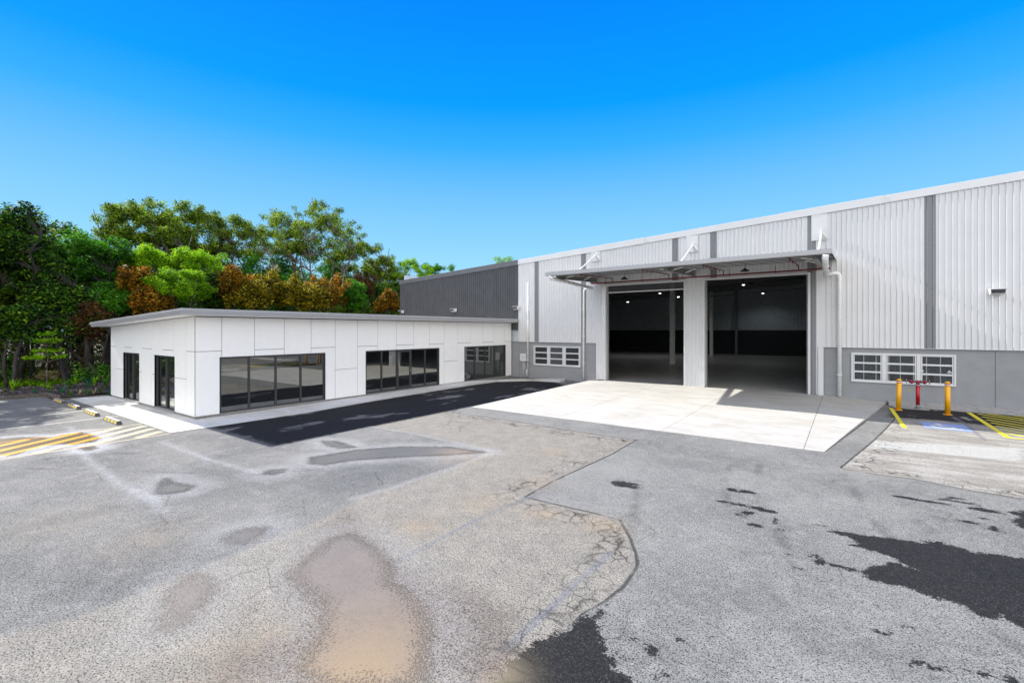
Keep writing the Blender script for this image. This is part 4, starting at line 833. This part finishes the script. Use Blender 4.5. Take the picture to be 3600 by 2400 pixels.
MB().tube([(hx, hy, .034), (hx, hy, .19)], .074, 20).tube([(hx, hy, .03), (hx, hy, .05)], .11, 20).build('base_wrap', M['strip'], H)
MB().tube([(hx, hy, .99), (hx, hy, 1.03)], .071, 20).build('label_band', M['paper'], H); MB().box(hx-.05, hx-.03, hy-.0725, hy-.07, .995, 1.02).box(hx-.005, hx+.03, hy-.0735, hy-.071, .995, 1.02).build('label_mark', M['red'], H)
MB().tube([(hx, hy, 1.03), (hx, hy, 1.05)], .088, 20).tube([(hx-.125, hy, 1.155), (hx-.095, hy, 1.155)], .075, 16).tube([(hx+.095, hy, 1.155), (hx+.125, hy, 1.155)], .075, 16).build('clamp_ring', M['galv'], H)
MB().tube([(hx, hy, 1.05), (hx, hy, 1.155)], .058, 16).tube([(hx-.15, hy, 1.155), (hx+.15, hy, 1.155)], .052, 16).build('tee', M['darkred'], H)
for s in (-1, 1):
    MB().tube([(hx+s*.13, hy, 1.155), (hx+s*.22, hy, 1.155), (hx+s*.27, hy, 1.15), (hx+s*.30, hy, 1.15)], [.05, .068, .05, .025], 16).tube([(hx+s*.2, hy, 1.15), (hx+s*.2, hy-.10, 1.10)], .045, 14).build('valve', M['darkred'], H)
    MB().tube([(hx+s*.29, hy, 1.15), (hx+s*.37, hy, 1.15)], .012, 8).build('spindle', M['charcoal'], H)
    ring = [(hx+s*.365, hy+.085*math.cos(a), 1.15+.085*math.sin(a)) for a in np.linspace(0, 2*math.pi, 17)]
    MB().tube(ring, .011, 6, False).bar((hx+s*.365, hy-.08, 1.15), (hx+s*.365, hy+.08, 1.15), .012, .012).bar((hx+s*.365, hy, 1.07), (hx+s*.365, hy, 1.23), .012, .012).build('handwheel', M['strip'], H)
    MB().tube([(hx+s*.27, hy-.04, 1.11), (hx+s*.275, hy-.05, .9), (hx+s*.27, hy-.05, .80)], .005, 5).build('chain', M['galv'], H)
MB().box(hx-.30, hx-.25, hy-.06, hy-.045, .73, .82).build('tag', M['tagyellow'], H, .004); MB().box(hx+.33, hx+.22, hy-.08, hy-.07, 1.02, 1.04).build('tag', M['galv'], H)
WS0 = None
def wheel_stop(x, y, label):
    global WS0
    L = 1.62
    if WS0: return copy_thing(WS0, (x, y, 0), label)
    t = empty('wheel_stop', (x, y, 0), label, 'wheel stop', 'striped wheel stops in front of the office'); z1 = .125
    h = L/2; prof = lambda z: .085-.035*(z/.125)
    MB().hexa([(x-h, y-.085, .004), (x+h, y-.085, .004), (x+h, y+.085, .004), (x-h, y+.085, .004), (x-h+.05, y-.05, z1), (x+h-.05, y-.05, z1), (x+h-.05, y+.05, z1), (x-h+.05, y+.05, z1)]).build('block', M['charcoal'], t, .006)
    MB().box(x-h+.06, x+h-.06, y-.048, y+.048, z1, z1+.004).build('top_tread', M['tread'], t)
    for sg in (-1, 1):
        for i, (a, c, mt) in enumerate([(-.70, -.66, 'tread'), (-.66, -.48, 'yellow'), (-.46, -.28, 'tread'), (-.26, -.08, 'yellow'), (-.06, .12, 'tread'), (.14, .32, 'yellow'), (.34, .50, 'tread'), (.52, .70, 'yellow')]):
            yy = lambda z, o: y+sg*(.085-.28*z+o)
            p = [(x+a, yy(.022, .002), .022), (x+c, yy(.022, .002), .022), (x+c, yy(.112, .002), .112), (x+a, yy(.112, .002), .112)]
            q = [(x+a, yy(.022, -.004), .022), (x+c, yy(.022, -.004), .022), (x+c, yy(.112, -.004), .112), (x+a, yy(.112, -.004), .112)]
            b_ = MB(); b_.v += p+q; b_.f += [(0, 1, 2, 3), (7, 6, 5, 4), (0, 4, 5, 1), (1, 5, 6, 2), (2, 6, 7, 3), (3, 7, 4, 0)]; b_.sm += [False]*6
            b_.build('reflector' if mt == 'yellow' else 'grey_face', M['reflector' if mt == 'yellow' else mt], t)
    for a in (-.55, 0, .55): MB().tube([(x+a, y, z1+.004), (x+a, y, z1+.012)], .022, 8).build('anchor_cap', M['charcoal'], t)
    WS0 = t; return t
wheel_stop(-21.5, 5.16, 'yellow striped wheel stop nearest the hatched bay, first from the camera in the sun')
wheel_stop(-24.15, 5.16, 'yellow striped wheel stop second from the hatched bay, in the sun'); wheel_stop(-26.85, 5.16, 'yellow striped wheel stop third from the hatched bay, in the tree shade')
wheel_stop(-29.45, 5.16, 'yellow striped wheel stop farthest from the camera, touching the timber edging')

# ---------------------------------------------------------------- vegetation
def leafmat(name, a, b, dark, tr=.3, hl=None, dk=.16):
    t = NT(name); gm = t.new('ShaderNodeNewGeometry'); r = gm.outputs['Random Per Island']
    C = t.mix(r, a, b); C = t.mix(t.rng(t.noise(.8, 3), .42, .62), C, tuple(.5*(x+y) for x, y in zip(a, dark)))
    C = t.mix(t.math('LESS_THAN', r, dk), C, dark)
    if hl: C = t.mix(t.math('GREATER_THAN', r, .9), C, hl)
    t.set(color=C, rough=.62, spec=.15)
    tl = t.new('ShaderNodeBsdfTranslucent'); t.put(tl.inputs[0], C)
    mx = t.new('ShaderNodeMixShader'); mx.inputs[0].default_value = tr; t.l.new(t.b.outputs[0], mx.inputs[1]); t.l.new(tl.outputs[0], mx.inputs[2]); t.l.new(mx.outputs[0], t.o.inputs[0]); return t.m
LM = {
 'euc': leafmat('gum_leaves', (.14, .26, .008), (.30, .44, .015), (.018, .05, .007), .42, (.36, .38, .08), .26),
 'green': leafmat('broad_leaves', (.045, .20, .008), (.10, .32, .010), (.012, .06, .008), .45, (.20, .38, .05)),
 'lime': leafmat('lime_leaves', (.20, .46, .004), (.34, .60, .006), (.03, .12, .004), .5, (.45, .62, .02), .25),
 'orange': leafmat('rusty_foliage', (.40, .15, .008), (.60, .26, .015), (.035, .030, .004), .45, (.40, .38, .02), .42),
 'olive': leafmat('olive_gold_foliage', (.26, .22, .008), (.44, .34, .012), (.022, .035, .004), .45, (.62, .46, .02), .42),
 'dark': leafmat('dark_needles', (.026, .10, .008), (.09, .22, .010), (.006, .018, .004), .35, (.22, .36, .02), .3),
 'brown': leafmat('brown_dry_foliage', (.08, .038, .010), (.17, .08, .015), (.025, .014, .007), .3),
 'teal': leafmat('blue_green_leaves', (.02, .17, .07), (.03, .26, .10), (.01, .05, .03), .35),
 'pale': leafmat('pale_straw_leaves', (.45, .40, .18), (.62, .55, .28), (.14, .12, .04), .3)}
def bark(name, a, b):
    t = NT(name); C = t.mix(t.rng(t.noise(3, 5, .7, t.pos((4, 4, .8))), .38, .62), a, b); t.bump(t.noise(9, 5, .7, t.pos((3, 3, .6))), .6, .03); return t.set(color=C, rough=.85)
BK = {'euc': bark('pale_gum_bark', (.08, .066, .05), (.22, .185, .15)), 'dark': bark('dark_bark', (.014, .012, .010), (.042, .034, .028)), 'mid': bark('grey_bark', (.03, .025, .02), (.075, .062, .05))}
def leaf_mesh(name, mat, centers, radii, counts, size, flat=.75, droop=0., aspect=.38, parent=None, off=(0, 0, 0)):
    N = int(sum(counts)); c = np.repeat(np.array(centers), counts, 0); r = np.repeat(np.array(radii), counts)
    d = rng.normal(size=(N, 3)); d /= np.linalg.norm(d, axis=1)[:, None]; q = rng.random(N)**.45
    p = c+d*(r*q)[:, None]*np.array([1, 1, flat])
    a = rng.normal(size=(N, 3)); a[:, 2] = a[:, 2]*.5-droop; a /= np.linalg.norm(a, axis=1)[:, None]
    n = d*.7+rng.normal(size=(N, 3))*.6+np.array([0, 0, .5]); b = np.cross(a, n); b /= np.linalg.norm(b, axis=1)[:, None]+1e-9
    s = size*(.6+.8*rng.random(N)); a *= s[:, None]; b *= (s*aspect)[:, None]
    V = np.stack([p-a*.5, p+b*.5, p+a*.5, p-b*.5], 1).reshape(-1, 3)-np.array(off)
    me = bpy.data.meshes.new(name); me.vertices.add(len(V)); me.vertices.foreach_set('co', V.astype(np.float32).ravel())
    me.loops.add(4*N); me.loops.foreach_set('vertex_index', np.arange(4*N, dtype=np.int32)); me.polygons.add(N)
    me.polygons.foreach_set('loop_start', np.arange(0, 4*N, 4, dtype=np.int32)); me.polygons.foreach_set('loop_total', np.full(N, 4, np.int32))
    me.update(calc_edges=True); me.materials.append(mat); o = bpy.data.objects.new(name, me); col.objects.link(o)
    if parent: o.parent = parent
    return o
def curve(p0, p1, sag, n=5, wig=.12):
    p0, p1 = Vector(p0), Vector(p1); L = (p1-p0).length; o = []
    for i in range(n+1):
        t = i/n; q = p0.lerp(p1, t); q.z -= sag*L*math.sin(math.pi*t)*.5
        if 0 < i < n: q += Vector(rng.normal(size=3)*wig*L/n)
        o.append(tuple(q))
    return o
def tree(name, loc, blobs, kind, bk, label, group=None, clumps=40, per=260, cr=.9, size=.2, flat=.7, droop=0., base_r=.22, split=.35, multi=1, hollow=.5, limbs=True, aspect=.38):
    """blobs: crown ellipsoids (x,y,z,rx,ry,rz)"""
    x, y = loc; t = empty(name, (x, y, 0), label, 'tree', group)
    vol = [b[3]*b[4]*b[5] for b in blobs]; tot = sum(vol); cs = []
    for b, v in zip(blobs, vol):
        n = max(3, int(clumps*v/tot))
        for _ in range(n):
            d = rng.normal(size=3); d /= np.linalg.norm(d); q = hollow+(1-hollow)*rng.random()**.7
            if d[2] < -.45: d[2] *= .4
            cs.append((b[0]+d[0]*b[3]*q, b[1]+d[1]*b[4]*q, max(b[2]+d[2]*b[5]*q, .6)))
    zmin = min(b[2]-b[5] for b in blobs); ztop = max(b[2]+b[5]*.6 for b in blobs)
    tk = MB(); stems = []
    cxm = sum(b[0]*v for b, v in zip(blobs, vol))/tot; cym = sum(b[1]*v for b, v in zip(blobs, vol))/tot
    for k in range(multi):
        ang = 2*math.pi*k/multi+rng.random(); sp = (0 if multi == 1 else .25*(ztop))
        top = (cxm+math.cos(ang)*sp+rng.normal()*.2, cym+math.sin(ang)*sp+rng.normal()*.2, ztop*(.92 if multi == 1 else .8+.15*rng.random()))
        n = 8; base = (x+math.cos(ang)*.2*(multi > 1), y+math.sin(ang)*.2*(multi > 1), -.1); path = curve(base, top, -.12, n, .10); rr = [base_r*(1-.88*(i/n)**.9)*(1 if multi == 1 else .7) for i in range(n+1)]
        tk.tube(path, rr, 8); stems.append((path, rr))
    if limbs:
        for c in cs:
            best = None
            for path, rr in stems:
                for i in range(2, len(path)-1):
                    p = path[i]
                    if p[2] > c[2]-.1 or p[2] < zmin*split: continue
                    h = math.hypot(p[0]-c[0], p[1]-c[1]); dz = c[2]-p[2]; sc_ = abs(dz-h*.8)+.25*h
                    if best is None or sc_ < best[0]: best = (sc_, p, rr[i])
            if best:
                L = math.dist(best[1], c); n = 5; r0 = min(best[2]*.6, .03+.018*L)
                tk.tube(curve(best[1], c, .12, n, .16), [r0*(1-.8*i/n) for i in range(n+1)], 5, False)
                for _ in range(2):
                    e = (c[0]+rng.normal()*cr*.6, c[1]+rng.normal()*cr*.6, c[2]+rng.random()*cr*.5); tk.tube(curve(c, e, 0, 2, .1), [r0*.25, r0*.15, .006], 4, False)
    tk.build('trunk', BK[bk], t)
    rad = [cr*(.65+.6*rng.random()) for _ in cs]; cnt = [int(per*(q/cr)**2) for q in rad]
    leaf_mesh('crown', LM[kind], cs, rad, cnt, size, flat, droop, aspect, parent=t, off=(x, y, 0)); return t
def at(uD, vD, X):       # point of the plane x = X seen at a place of the photo (2352 wide scale)
    d = ray(uD*1.5306, vD*1.5306); t_ = X/d[0]; return X, d[1]*t_, EYE+d[2]*t_, t_
def T(name, uc, vtop, vbot, hw, X, kind, bk, label, dx=0, depth_r=1.0, **k):
    _, y, zt_, t_ = at(uc, vtop, X); _, _, zb_, _ = at(uc, vbot, X)
    r = hw/1075.8*t_; ry = r*1.05; cz_ = (zt_+zb_)/2; rz = max((zt_-zb_)/2, .6)
    bl = [(X, y, cz_, min(r, 3.2)*.85, ry*.82, rz*.86)]
    for i in range(6):
        a = (i+rng.random()*.8)*math.pi/5-.1*math.pi; f_ = .30+.16*rng.random()
        bl.append((X+rng.normal()*min(r, 3.2)*.4, y+math.cos(a)*ry*(1-f_*.8), cz_+math.sin(a)*rz*(1-f_*.8), r*f_, ry*f_, rz*f_))
    return tree(name, (X+dx, y+k.pop('dy', 0), ), bl, kind, bk, label, **k)
# tall gums behind the office
G1 = dict(clumps=165, per=190, cr=.62, size=.24, flat=.8, droop=.7, base_r=.3, hollow=.62, split=.4, aspect=.34)
T('gum_tree', 335, 458, 620, 88, -52, 'euc', 'euc', 'tall gum tree with open layered crown, leftmost of the tall gums and the highest', multi=3, **G1)
T('gum_tree', 455, 470, 635, 78, -55, 'euc', 'mid', 'tall dense olive gum tree directly right of the highest gum', multi=2, **{**G1, 'clumps': 140})
T('gum_tree', 556, 494, 640, 58, -54, 'euc', 'euc', 'tall gum with thin see-through crown in the dip between the fuller gums', multi=3, **{**G1, 'clumps': 74, 'per': 140})
T('gum_tree', 640, 474, 640, 52, -56, 'euc', 'euc', 'slender gum top just left of the big fan shaped gum', multi=2, **{**G1, 'clumps': 62, 'per': 140})
T('gum_tree', 742, 476, 650, 106, -50, 'euc', 'euc', 'wide fan shaped gum with pale spreading limbs above the office roof', multi=5, **{**G1, 'clumps': 190, 'per': 140})
T('gum_tree', 828, 540, 680, 42, -52, 'euc', 'mid', 'smaller gum sloping down to the right of the fan shaped gum', multi=2, **{**G1, 'clumps': 60})
T('gum_tree', 885, 578, 680, 32, -52, 'euc', 'mid', 'low thin gum between the fan shaped gum and the lime tree by the warehouse', multi=2, **{**G1, 'clumps': 48})
# bright lime domed trees
G2 = dict(clumps=60, per=330, cr=.50, size=.14, flat=.8, base_r=.14, hollow=.72, split=.6)
T('wattle_tree', 340, 573, 640, 44, -43, 'lime', 'mid', 'small lime green domed tree, leftmost of the lime group', multi=2, **G2)
T('wattle_tree', 452, 575, 655, 58, -42, 'lime', 'mid', 'lime green domed tree behind the nearest lime tree', multi=3, **G2)
T('wattle_tree', 414, 618, 712, 64, -38.5, 'lime', 'mid', 'large lime green domed tree right behind the office roof, nearest of the limes', multi=3, **G2)
T('wattle_tree', 948, 596, 668, 44, -46, 'lime', 'mid', 'bright green domed tree left of the charcoal warehouse wall', multi=3, **G2)
T('wattle_tree', 1003, 606, 650, 28, -47, 'green', 'mid', 'small round green tree peeking over the charcoal capping', multi=2, **G2)
# rusty and olive conifers along the fence line of the wood
G3 = dict(clumps=74, per=150, cr=.36, size=.17, flat=1.4, base_r=.12, hollow=.35, split=.3, aspect=.4)
for (u, a, b, hw, X, kd, lb) in ((308, 616, 690, 34, -39.5, 'orange', 'rusty orange tree at the left between the lime trees'), (352, 662, 735, 44, -38, 'orange', 'rusty brown tree low behind the front left part of the office roof'),
    (538, 614, 720, 34, -39, 'orange', 'narrow rusty orange tree right of the lime group'), (612, 618, 725, 42, -39.5, 'olive', 'olive and rust coloured pointed tree left of the olive gold one'), (668, 640, 728, 40, -38.5, 'olive', 'olive gold bushy tree left of the coppery tree'),
    (752, 628, 726, 48, -38.5, 'orange', 'broad coppery tree below the fan shaped gum'), (575, 650, 725, 36, -37.5, 'olive', 'olive brown bush between the two orange trees'), (718, 655, 728, 38, -37.5, 'olive', 'yellowish olive bush in front of the coppery tree'),
    (833, 630, 700, 34, -40, 'brown', 'dark brown dry tree right of the coppery tree'), (895, 668, 728, 30, -35.5, 'orange', 'bright orange tree touching the left end of the charcoal wall')):
    T('conifer_tree', u, a, b, hw, X, kd, 'mid', lb, **G3)
G4 = dict(clumps=70, per=150, cr=.55, size=.21, flat=.7, base_r=.17, hollow=.5, split=.5, droop=.2)
T('broadleaf_tree', 812, 645, 735, 32, -38, 'green', 'dark', 'fresh green tree between the coppery tree and the bright orange tree', **G4)
T('broadleaf_tree', 868, 640, 735, 34, -43, 'dark', 'dark', 'dark green tree behind the bright orange tree', **G4)
T('broadleaf_tree', 500, 640, 735, 36, -41, 'dark', 'dark', 'dark green tree between the lime group and the narrow orange tree', **G4)
T('broadleaf_tree', 195, 540, 690, 84, -44, 'green', 'dark', 'large round mid green tree behind the left of the car park', multi=3, **{**G4, 'clumps': 190, 'per': 150, 'cr': .60})
T('broadleaf_tree', 255, 655, 745, 52, -40, 'green', 'dark', 'green tree with glossy leaves beside the left corner of the office', **{**G4, 'clumps': 90})
T('casuarina_tree', 40, 466, 700, 80, -42, 'dark', 'dark', 'tallest dark feathery tree at the left edge of the picture', multi=2, **{**G4, 'clumps': 190, 'per': 150, 'cr': .58, 'base_r': .26})
T('casuarina_tree', 95, 570, 760, 50, -41, 'dark', 'dark', 'dark feathery tree between the tallest one and the round green tree', multi=2, **{**G4, 'clumps': 110})
T('casuarina_tree', 150, 640, 800, 46, -40, 'dark', 'dark', 'low dark tree under the round mid green tree', multi=3, **{**G4, 'clumps': 80})
T('casuarina_tree', 215, 700, 800, 36, -38.5, 'brown', 'dark', 'dark brown thin tree left of the office corner', multi=2, **{**G4, 'clumps': 40, 'per': 130})
T('casuarina_tree', 30, 700, 810, 46, -39, 'dark', 'dark', 'low dark green tree with bare multi stems at the left edge', multi=4, **{**G4, 'clumps': 50, 'per': 130})
d = ray(1157*1.5306, 590*1.5306); t_ = 76/d[1]
tree('wattle_tree', (d[0]*t_, 76), [(d[0]*t_, 76, 3.3+d[2]*t_-2.2, 3.0, 2.0, 2.2)], 'lime', 'mid', 'small yellow green tree top peeking over the warehouse roof', clumps=26, per=300, cr=.8, size=.22, base_r=.2)
# trees just outside the left edge of the frame (they shade the far bays)
for x, y, z, kd in ((-40.5, 1.6, 12.4, 'dark'), (-43, -3, 12, 'green')):
    tree('casuarina_tree', (x, y), [(x, y, z-3.6, 3, 2.6, 3.6)], kd, 'dark', 'dark tree outside the left edge of the car park' if kd == 'dark' else 'green tree outside the left edge of the car park', clumps=110, per=150, cr=.6, size=.21, multi=2)
# bare leaning trunks in the shade
def trunk_only(name, pts, r0, label, group='bare dark trunks in the shaded wood'):
    x, y, _ = pts[0]; t = empty(name, (x, y, 0), label, 'tree', group); m = MB()
    P = []
    for a, b in zip(pts[:-1], pts[1:]): P += curve(a, b, 0, 4, .06)[:-1]
    P.append(pts[-1]); n = len(P)-1; m.tube(P, [r0*(1-.6*i/n) for i in range(n+1)], 8)
    for i in range(2, n, 2): m.tube(curve(P[i], (P[i][0]+rng.normal()*1.2, P[i][1]+rng.normal()*1.4, P[i][2]+.6+rng.random()*1.6), 0, 4, .15), [r0*.35, r0*.28, r0*.2, r0*.12, .01], 5, False)
    m.build('trunk', BK['dark'], t)
    cs = [(P[-1][0]+rng.normal()*.5, P[-1][1]+rng.normal()*.6, P[-1][2]+rng.normal()*.4) for _ in range(4)]
    leaf_mesh('crown', LM['dark'], cs, [.8]*4, [160]*4, .18, .7, parent=t, off=(x, y, 0))
def gp(u, v, X, z=None): q = at(u, v, X); return (q[0], q[1], q[2])
def gb(u, X): q = at(u, 758, X); return (q[0], q[1], 0.0)
trunk_only('tree', [gb(240, -37), gp(200, 832, -38), gp(150, 797, -39), gp(100, 760, -40)], .13, 'long bare trunk leaning left across the shaded wood')
trunk_only('tree', [gb(201, -38), gp(201, 800, -38), gp(199, 740, -38.3)], .20, 'thick straight dark trunk left of the office corner')
trunk_only('tree', [gb(150, -37.5), gp(138, 820, -37.8), gp(126, 780, -38.4), gp(118, 740, -39)], .15, 'dark forked trunk behind the young planted tree')
trunk_only('tree', [gb(160, -38.5), gp(155, 810, -38.6), gp(168, 770, -38.9)], .13, 'dark trunk leaning right behind the young planted tree')
trunk_only('tree', [gb(25, -37), gp(38, 815, -37.5), gp(52, 775, -38), gp(60, 730, -38.5)], .12, 'pale curved stem near the left edge leaning right')
trunk_only('tree', [gb(12, -37.5), gp(10, 820, -37.6), gp(20, 775, -38)], .10, 'thin stem at the very left edge of the wood')
trunk_only('tree', [gb(75, -40), gp(72, 810, -40), gp(78, 765, -40.5)], .12, 'thin upright trunk left of the young planted tree')
trunk_only('tree', [gb(247, -40), gp(246, 800, -40), gp(240, 750, -40.5)], .14, 'dark trunk partly hidden by the office end wall')
# rear trees: copies of a few crowns
protos = []
for i, (kd, bk) in enumerate((('dark', 'dark'), ('green', 'dark'), ('euc', 'mid'))):
    protos.append(tree('woodland_tree', (-60-i*3, 60+i*8), [(-60-i*3, 60+i*8, 6.6, 3.4, 3.4, 4.6)], kd, bk, 'tree deep in the wood behind the front row of trees', 'trees deep in the wood', clumps=64, per=300, cr=1.0, size=.25, multi=2, hollow=.4))
n = 0
for y in np.arange(-6, 74, 3.6):
    for X_ in (-49.5, -57, -64):
        if y > 50 and X_ == -49.5 : continue
        x_, y_ = X_+rng.normal()*1.2, y+rng.normal()*1.0
        c = copy_thing(protos[int(rng.integers(0, 3))], (x_, y_, 0), 'tree deep in the wood behind the front row of trees'); s_ = .82+.25*rng.random(); s_ *= (.92 if X_ > -50 else 1.12); c.scale = (s_, s_, s_); c.rotation_euler = (0, 0, rng.random()*6.28); n += 1
# far wood and undergrowth: uncountable
cs = []; rd = []
for y in np.arange(-30, 130, 2.0):
    for z in (1.5, 4, 6.2): cs.append((-74+rng.normal()*1.5, y+rng.normal(), z+rng.normal()*.5)); rd.append(2.3)
o = leaf_mesh('far_woodland', LM['dark'], cs, rd, [420]*len(cs), .42, .9); tag(o, 'dense dark mass of the wood far behind the trees', 'woodland', kind='stuff')
cs = []; rd = []
for _ in range(420):
    y = rng.uniform(-8, 46); x = rng.uniform(-50, -36.5) if y < 12 else rng.uniform(-48, -35); cs.append((x, y, .3+rng.random()*1.0)); rd.append(.5+rng.random()*.6)
o = leaf_mesh('undergrowth', LM['green'], cs, rd, [150]*len(cs), .17, .8); tag(o, 'tangled green undergrowth between the trunks', 'undergrowth', kind='stuff')
cs = []; rd = []
for _ in range(170):
    y = rng.uniform(-4, 15); x = rng.uniform(-47, -38); cs.append((x, y, .8+rng.random()*3.2)); rd.append(.4+rng.random()*.6)
o = leaf_mesh('dry_twigs', LM['brown'], cs, rd, [140]*len(cs), .20, 1.0, 0, .16); tag(o, 'dry brown twigs and leaves hanging in the shaded wood', 'undergrowth', kind='stuff')
cs = []; rd = []
for uD, vD, n_ in ((60, 875, 10), (75, 872, 10), (40, 880, 8), (90, 868, 8), (120, 870, 9), (140, 872, 9), (170, 862, 8), (100, 878, 7), (20, 878, 7)):
    q = ray(uD*1.5306, (vD+12)*1.5306); t_ = -EYE/q[2]
    for _ in range(n_): cs.append((q[0]*t_+rng.normal()*.7, q[1]*t_+rng.normal()*.35, .16+.12*rng.random())); rd.append(.24)
o = leaf_mesh('ground_cover', LM['lime'], cs, rd, [130]*len(cs), .09, .7, 0, .5); tag(o, 'low bright green ground cover at the back of the mulch bed', 'ground cover', kind='stuff')
# mulch chips
cs = [(rng.uniform(-38, -29.9), rng.uniform(-1, 9.5)) for _ in range(9000)]; cs = [(x, y, bedz(x, y)+.01) for x, y in cs if bed_in(x, y)]
chipm = leafmat('bark_chips', (.07, .055, .048), (.20, .17, .155), (.02, .014, .012), 0)
o = leaf_mesh('bark_chips', chipm, cs, [.03]*len(cs), [1]*len(cs), .10, .3, 0, .35); tag(o, 'scattered bark chips on the garden bed', 'bark chips', kind='stuff')
# strappy plants
def strappy(px, h, nb, kind, label, w=.05, name='strappy_plant'):
    d = ray(*px); t_ = (.1-EYE)/d[2]; x, y = d[0]*t_, d[1]*t_; t = empty(name, (x, y, bedz(x, y)-.02), label, 'plant'); m = MB()
    for i in range(nb):
        a = rng.random()*6.28; L = h*(.7+.5*rng.random()); lean = .25+.65*rng.random(); n = 6; z0 = bedz(x, y)-.02; P = []
        for k in range(n+1):
            s = k/n; P.append((x+math.cos(a)*L*lean*s*s*.9+math.cos(a)*.03, y+math.sin(a)*L*lean*s*s*.9+math.sin(a)*.03, z0+L*(s-.35*lean*s*s*s)))
        pr = (-math.sin(a), math.cos(a))
        for k in range(n):
            w0, w1 = w*(1-(k/n)**2.2)*.5, w*(1-((k+1)/n)**2.2)*.5
            m.face([(P[k][0]-pr[0]*w0, P[k][1]-pr[1]*w0, P[k][2]), (P[k][0]+pr[0]*w0, P[k][1]+pr[1]*w0, P[k][2]), (P[k+1][0]+pr[0]*w1, P[k+1][1]+pr[1]*w1, P[k+1][2]), (P[k+1][0]-pr[0]*w1, P[k+1][1]-pr[1]*w1, P[k+1][2])])
    m.build('leaves', LM[kind], t); return t
cv = lambda x, y: (x/5.88, 1200+y/5.88)
strappy(cv(265, 1050), .80, 16, 'lime', 'large bright strappy plant at the left of the bed near the timber edging')
strappy(cv(1440, 975), .85, 15, 'green', 'large strappy plant in the middle of the mulch bed'); strappy(cv(1830, 960), .95, 14, 'teal', 'large blue green strappy plant, second from the office wall')
strappy(cv(1945, 935), .75, 10, 'lime', 'yellow green strappy plant squeezed between the two large ones near the office'); strappy(cv(2185, 975), .95, 15, 'green', 'large strappy plant nearest the office wall')
for i, (px, lb) in enumerate(((cv(730, 1090), 'small grassy tuft behind the corner of the timber edging'), (cv(1010, 1085), 'small grassy tuft left of the farthest wheel stop'), (cv(1290, 1095), 'leafy blue green tuft behind the farthest wheel stop'), (cv(1450, 1125), 'tiny green tuft right behind the farthest wheel stop'),
    (cv(1640, 1100), 'thin arching tuft left of the row along the footpath'), (cv(1800, 1090), 'upright green tuft in the middle of the row along the footpath'), (cv(1945, 1085), 'pale arching tuft right of the upright one by the footpath'), (cv(2090, 1070), 'small tuft second from the office wall by the footpath'), (cv(2265, 1080), 'green tuft against the office wall at the front of the bed'), (cv(110, 1090), 'dark low tuft at the left end of the bed'))):
    strappy(px, .36 if i != 2 else .5, 18, ('teal', 'dark', 'teal', 'green', 'pale', 'green', 'pale', 'dark', 'teal', 'dark')[i], lb, .022, 'grass_tuft')
def shrub(uD, vD, r, kind, label):
    d = ray(uD*1.5306, vD*1.5306); t_ = -EYE/d[2]; x, y = d[0]*t_, d[1]*t_; t = empty('shrub', (x, y, 0), label, 'shrub'); m = MB(); cs = []
    for _ in range(14):
        c = (x+rng.normal()*r*.5, y+rng.normal()*r*.5, r*(.5+.6*rng.random())+.05); cs.append(c); m.tube(curve((x, y, 0), c, 0, 3, .1), [.02, .015, .01, .005], 5, False)
    m.build('stems', BK['mid'], t); leaf_mesh('foliage', LM[kind], cs, [r*.38]*14, [150]*14, .08, .9, parent=t, off=(x, y, 0))
shrub(108, 884, .62, 'pale', 'pale leafed shrub around the foot of the young planted tree'); shrub(150, 872, .55, 'green', 'green shrub right of the young planted tree'); shrub(183, 868, .5, 'olive', 'small olive shrub left of the strappy plants')
shrub(238, 866, .6, 'olive', 'yellowish shrub behind the strappy plant next to the office'); shrub(8, 890, .5, 'dark', 'dark low shrub at the left end of the bed'); shrub(75, 868, .45, 'lime', 'bright low shrub left of the young planted tree')
# young planted tree with stake
d = ray(107*1.5306, 888*1.5306); t_ = (.1-EYE)/d[2]; x, y = d[0]*t_, d[1]*t_
t = empty('young_tree', (x, y, 0), 'young planted tree with a thin pale stem and tiered yellow green leaves in the bed', 'tree'); m = MB(); P = curve((x, y, 0), (x-.1, y+.05, 3.1), 0, 7, .05); m.tube(P, [.03-.003*i for i in range(8)], 6)
cs = []
for z, r, n_ in ((1.75, .75, 9), (2.1, .55, 6), (2.65, .45, 5), (3.05, .2, 3)):
    for i in range(n_):
        a = 6.28*i/n_+rng.random(); c = (x+math.cos(a)*r, y+math.sin(a)*r, z+.1*rng.random()); cs.append(c); m.tube(curve((x, y, z-.3), c, 0, 3, .05), [.012, .01, .008, .004], 5, False)
m.build('trunk', BK['euc'], t); leaf_mesh('crown', LM['lime'], cs, [.24]*len(cs), [46]*len(cs), .20, .6, .1, .3, parent=t, off=(x, y, 0))
d = ray(251, 1200+830/5.88); t_ = (.1-EYE)/d[2]; x, y = d[0]*t_, d[1]*t_
MBs = MB().tube([(x, y, 0), (x, y, 2.9)], .022, 6); MBs.tube([(x, y, 2.88), (x+.1, y+.3, 3.15), (x+.1, y+.45, 3.3)], .012, 5); o = MBs.build('thin_pole', BK['mid']); tag(o, 'thin dark pole with a bent tip standing in the mulch bed', 'pole')
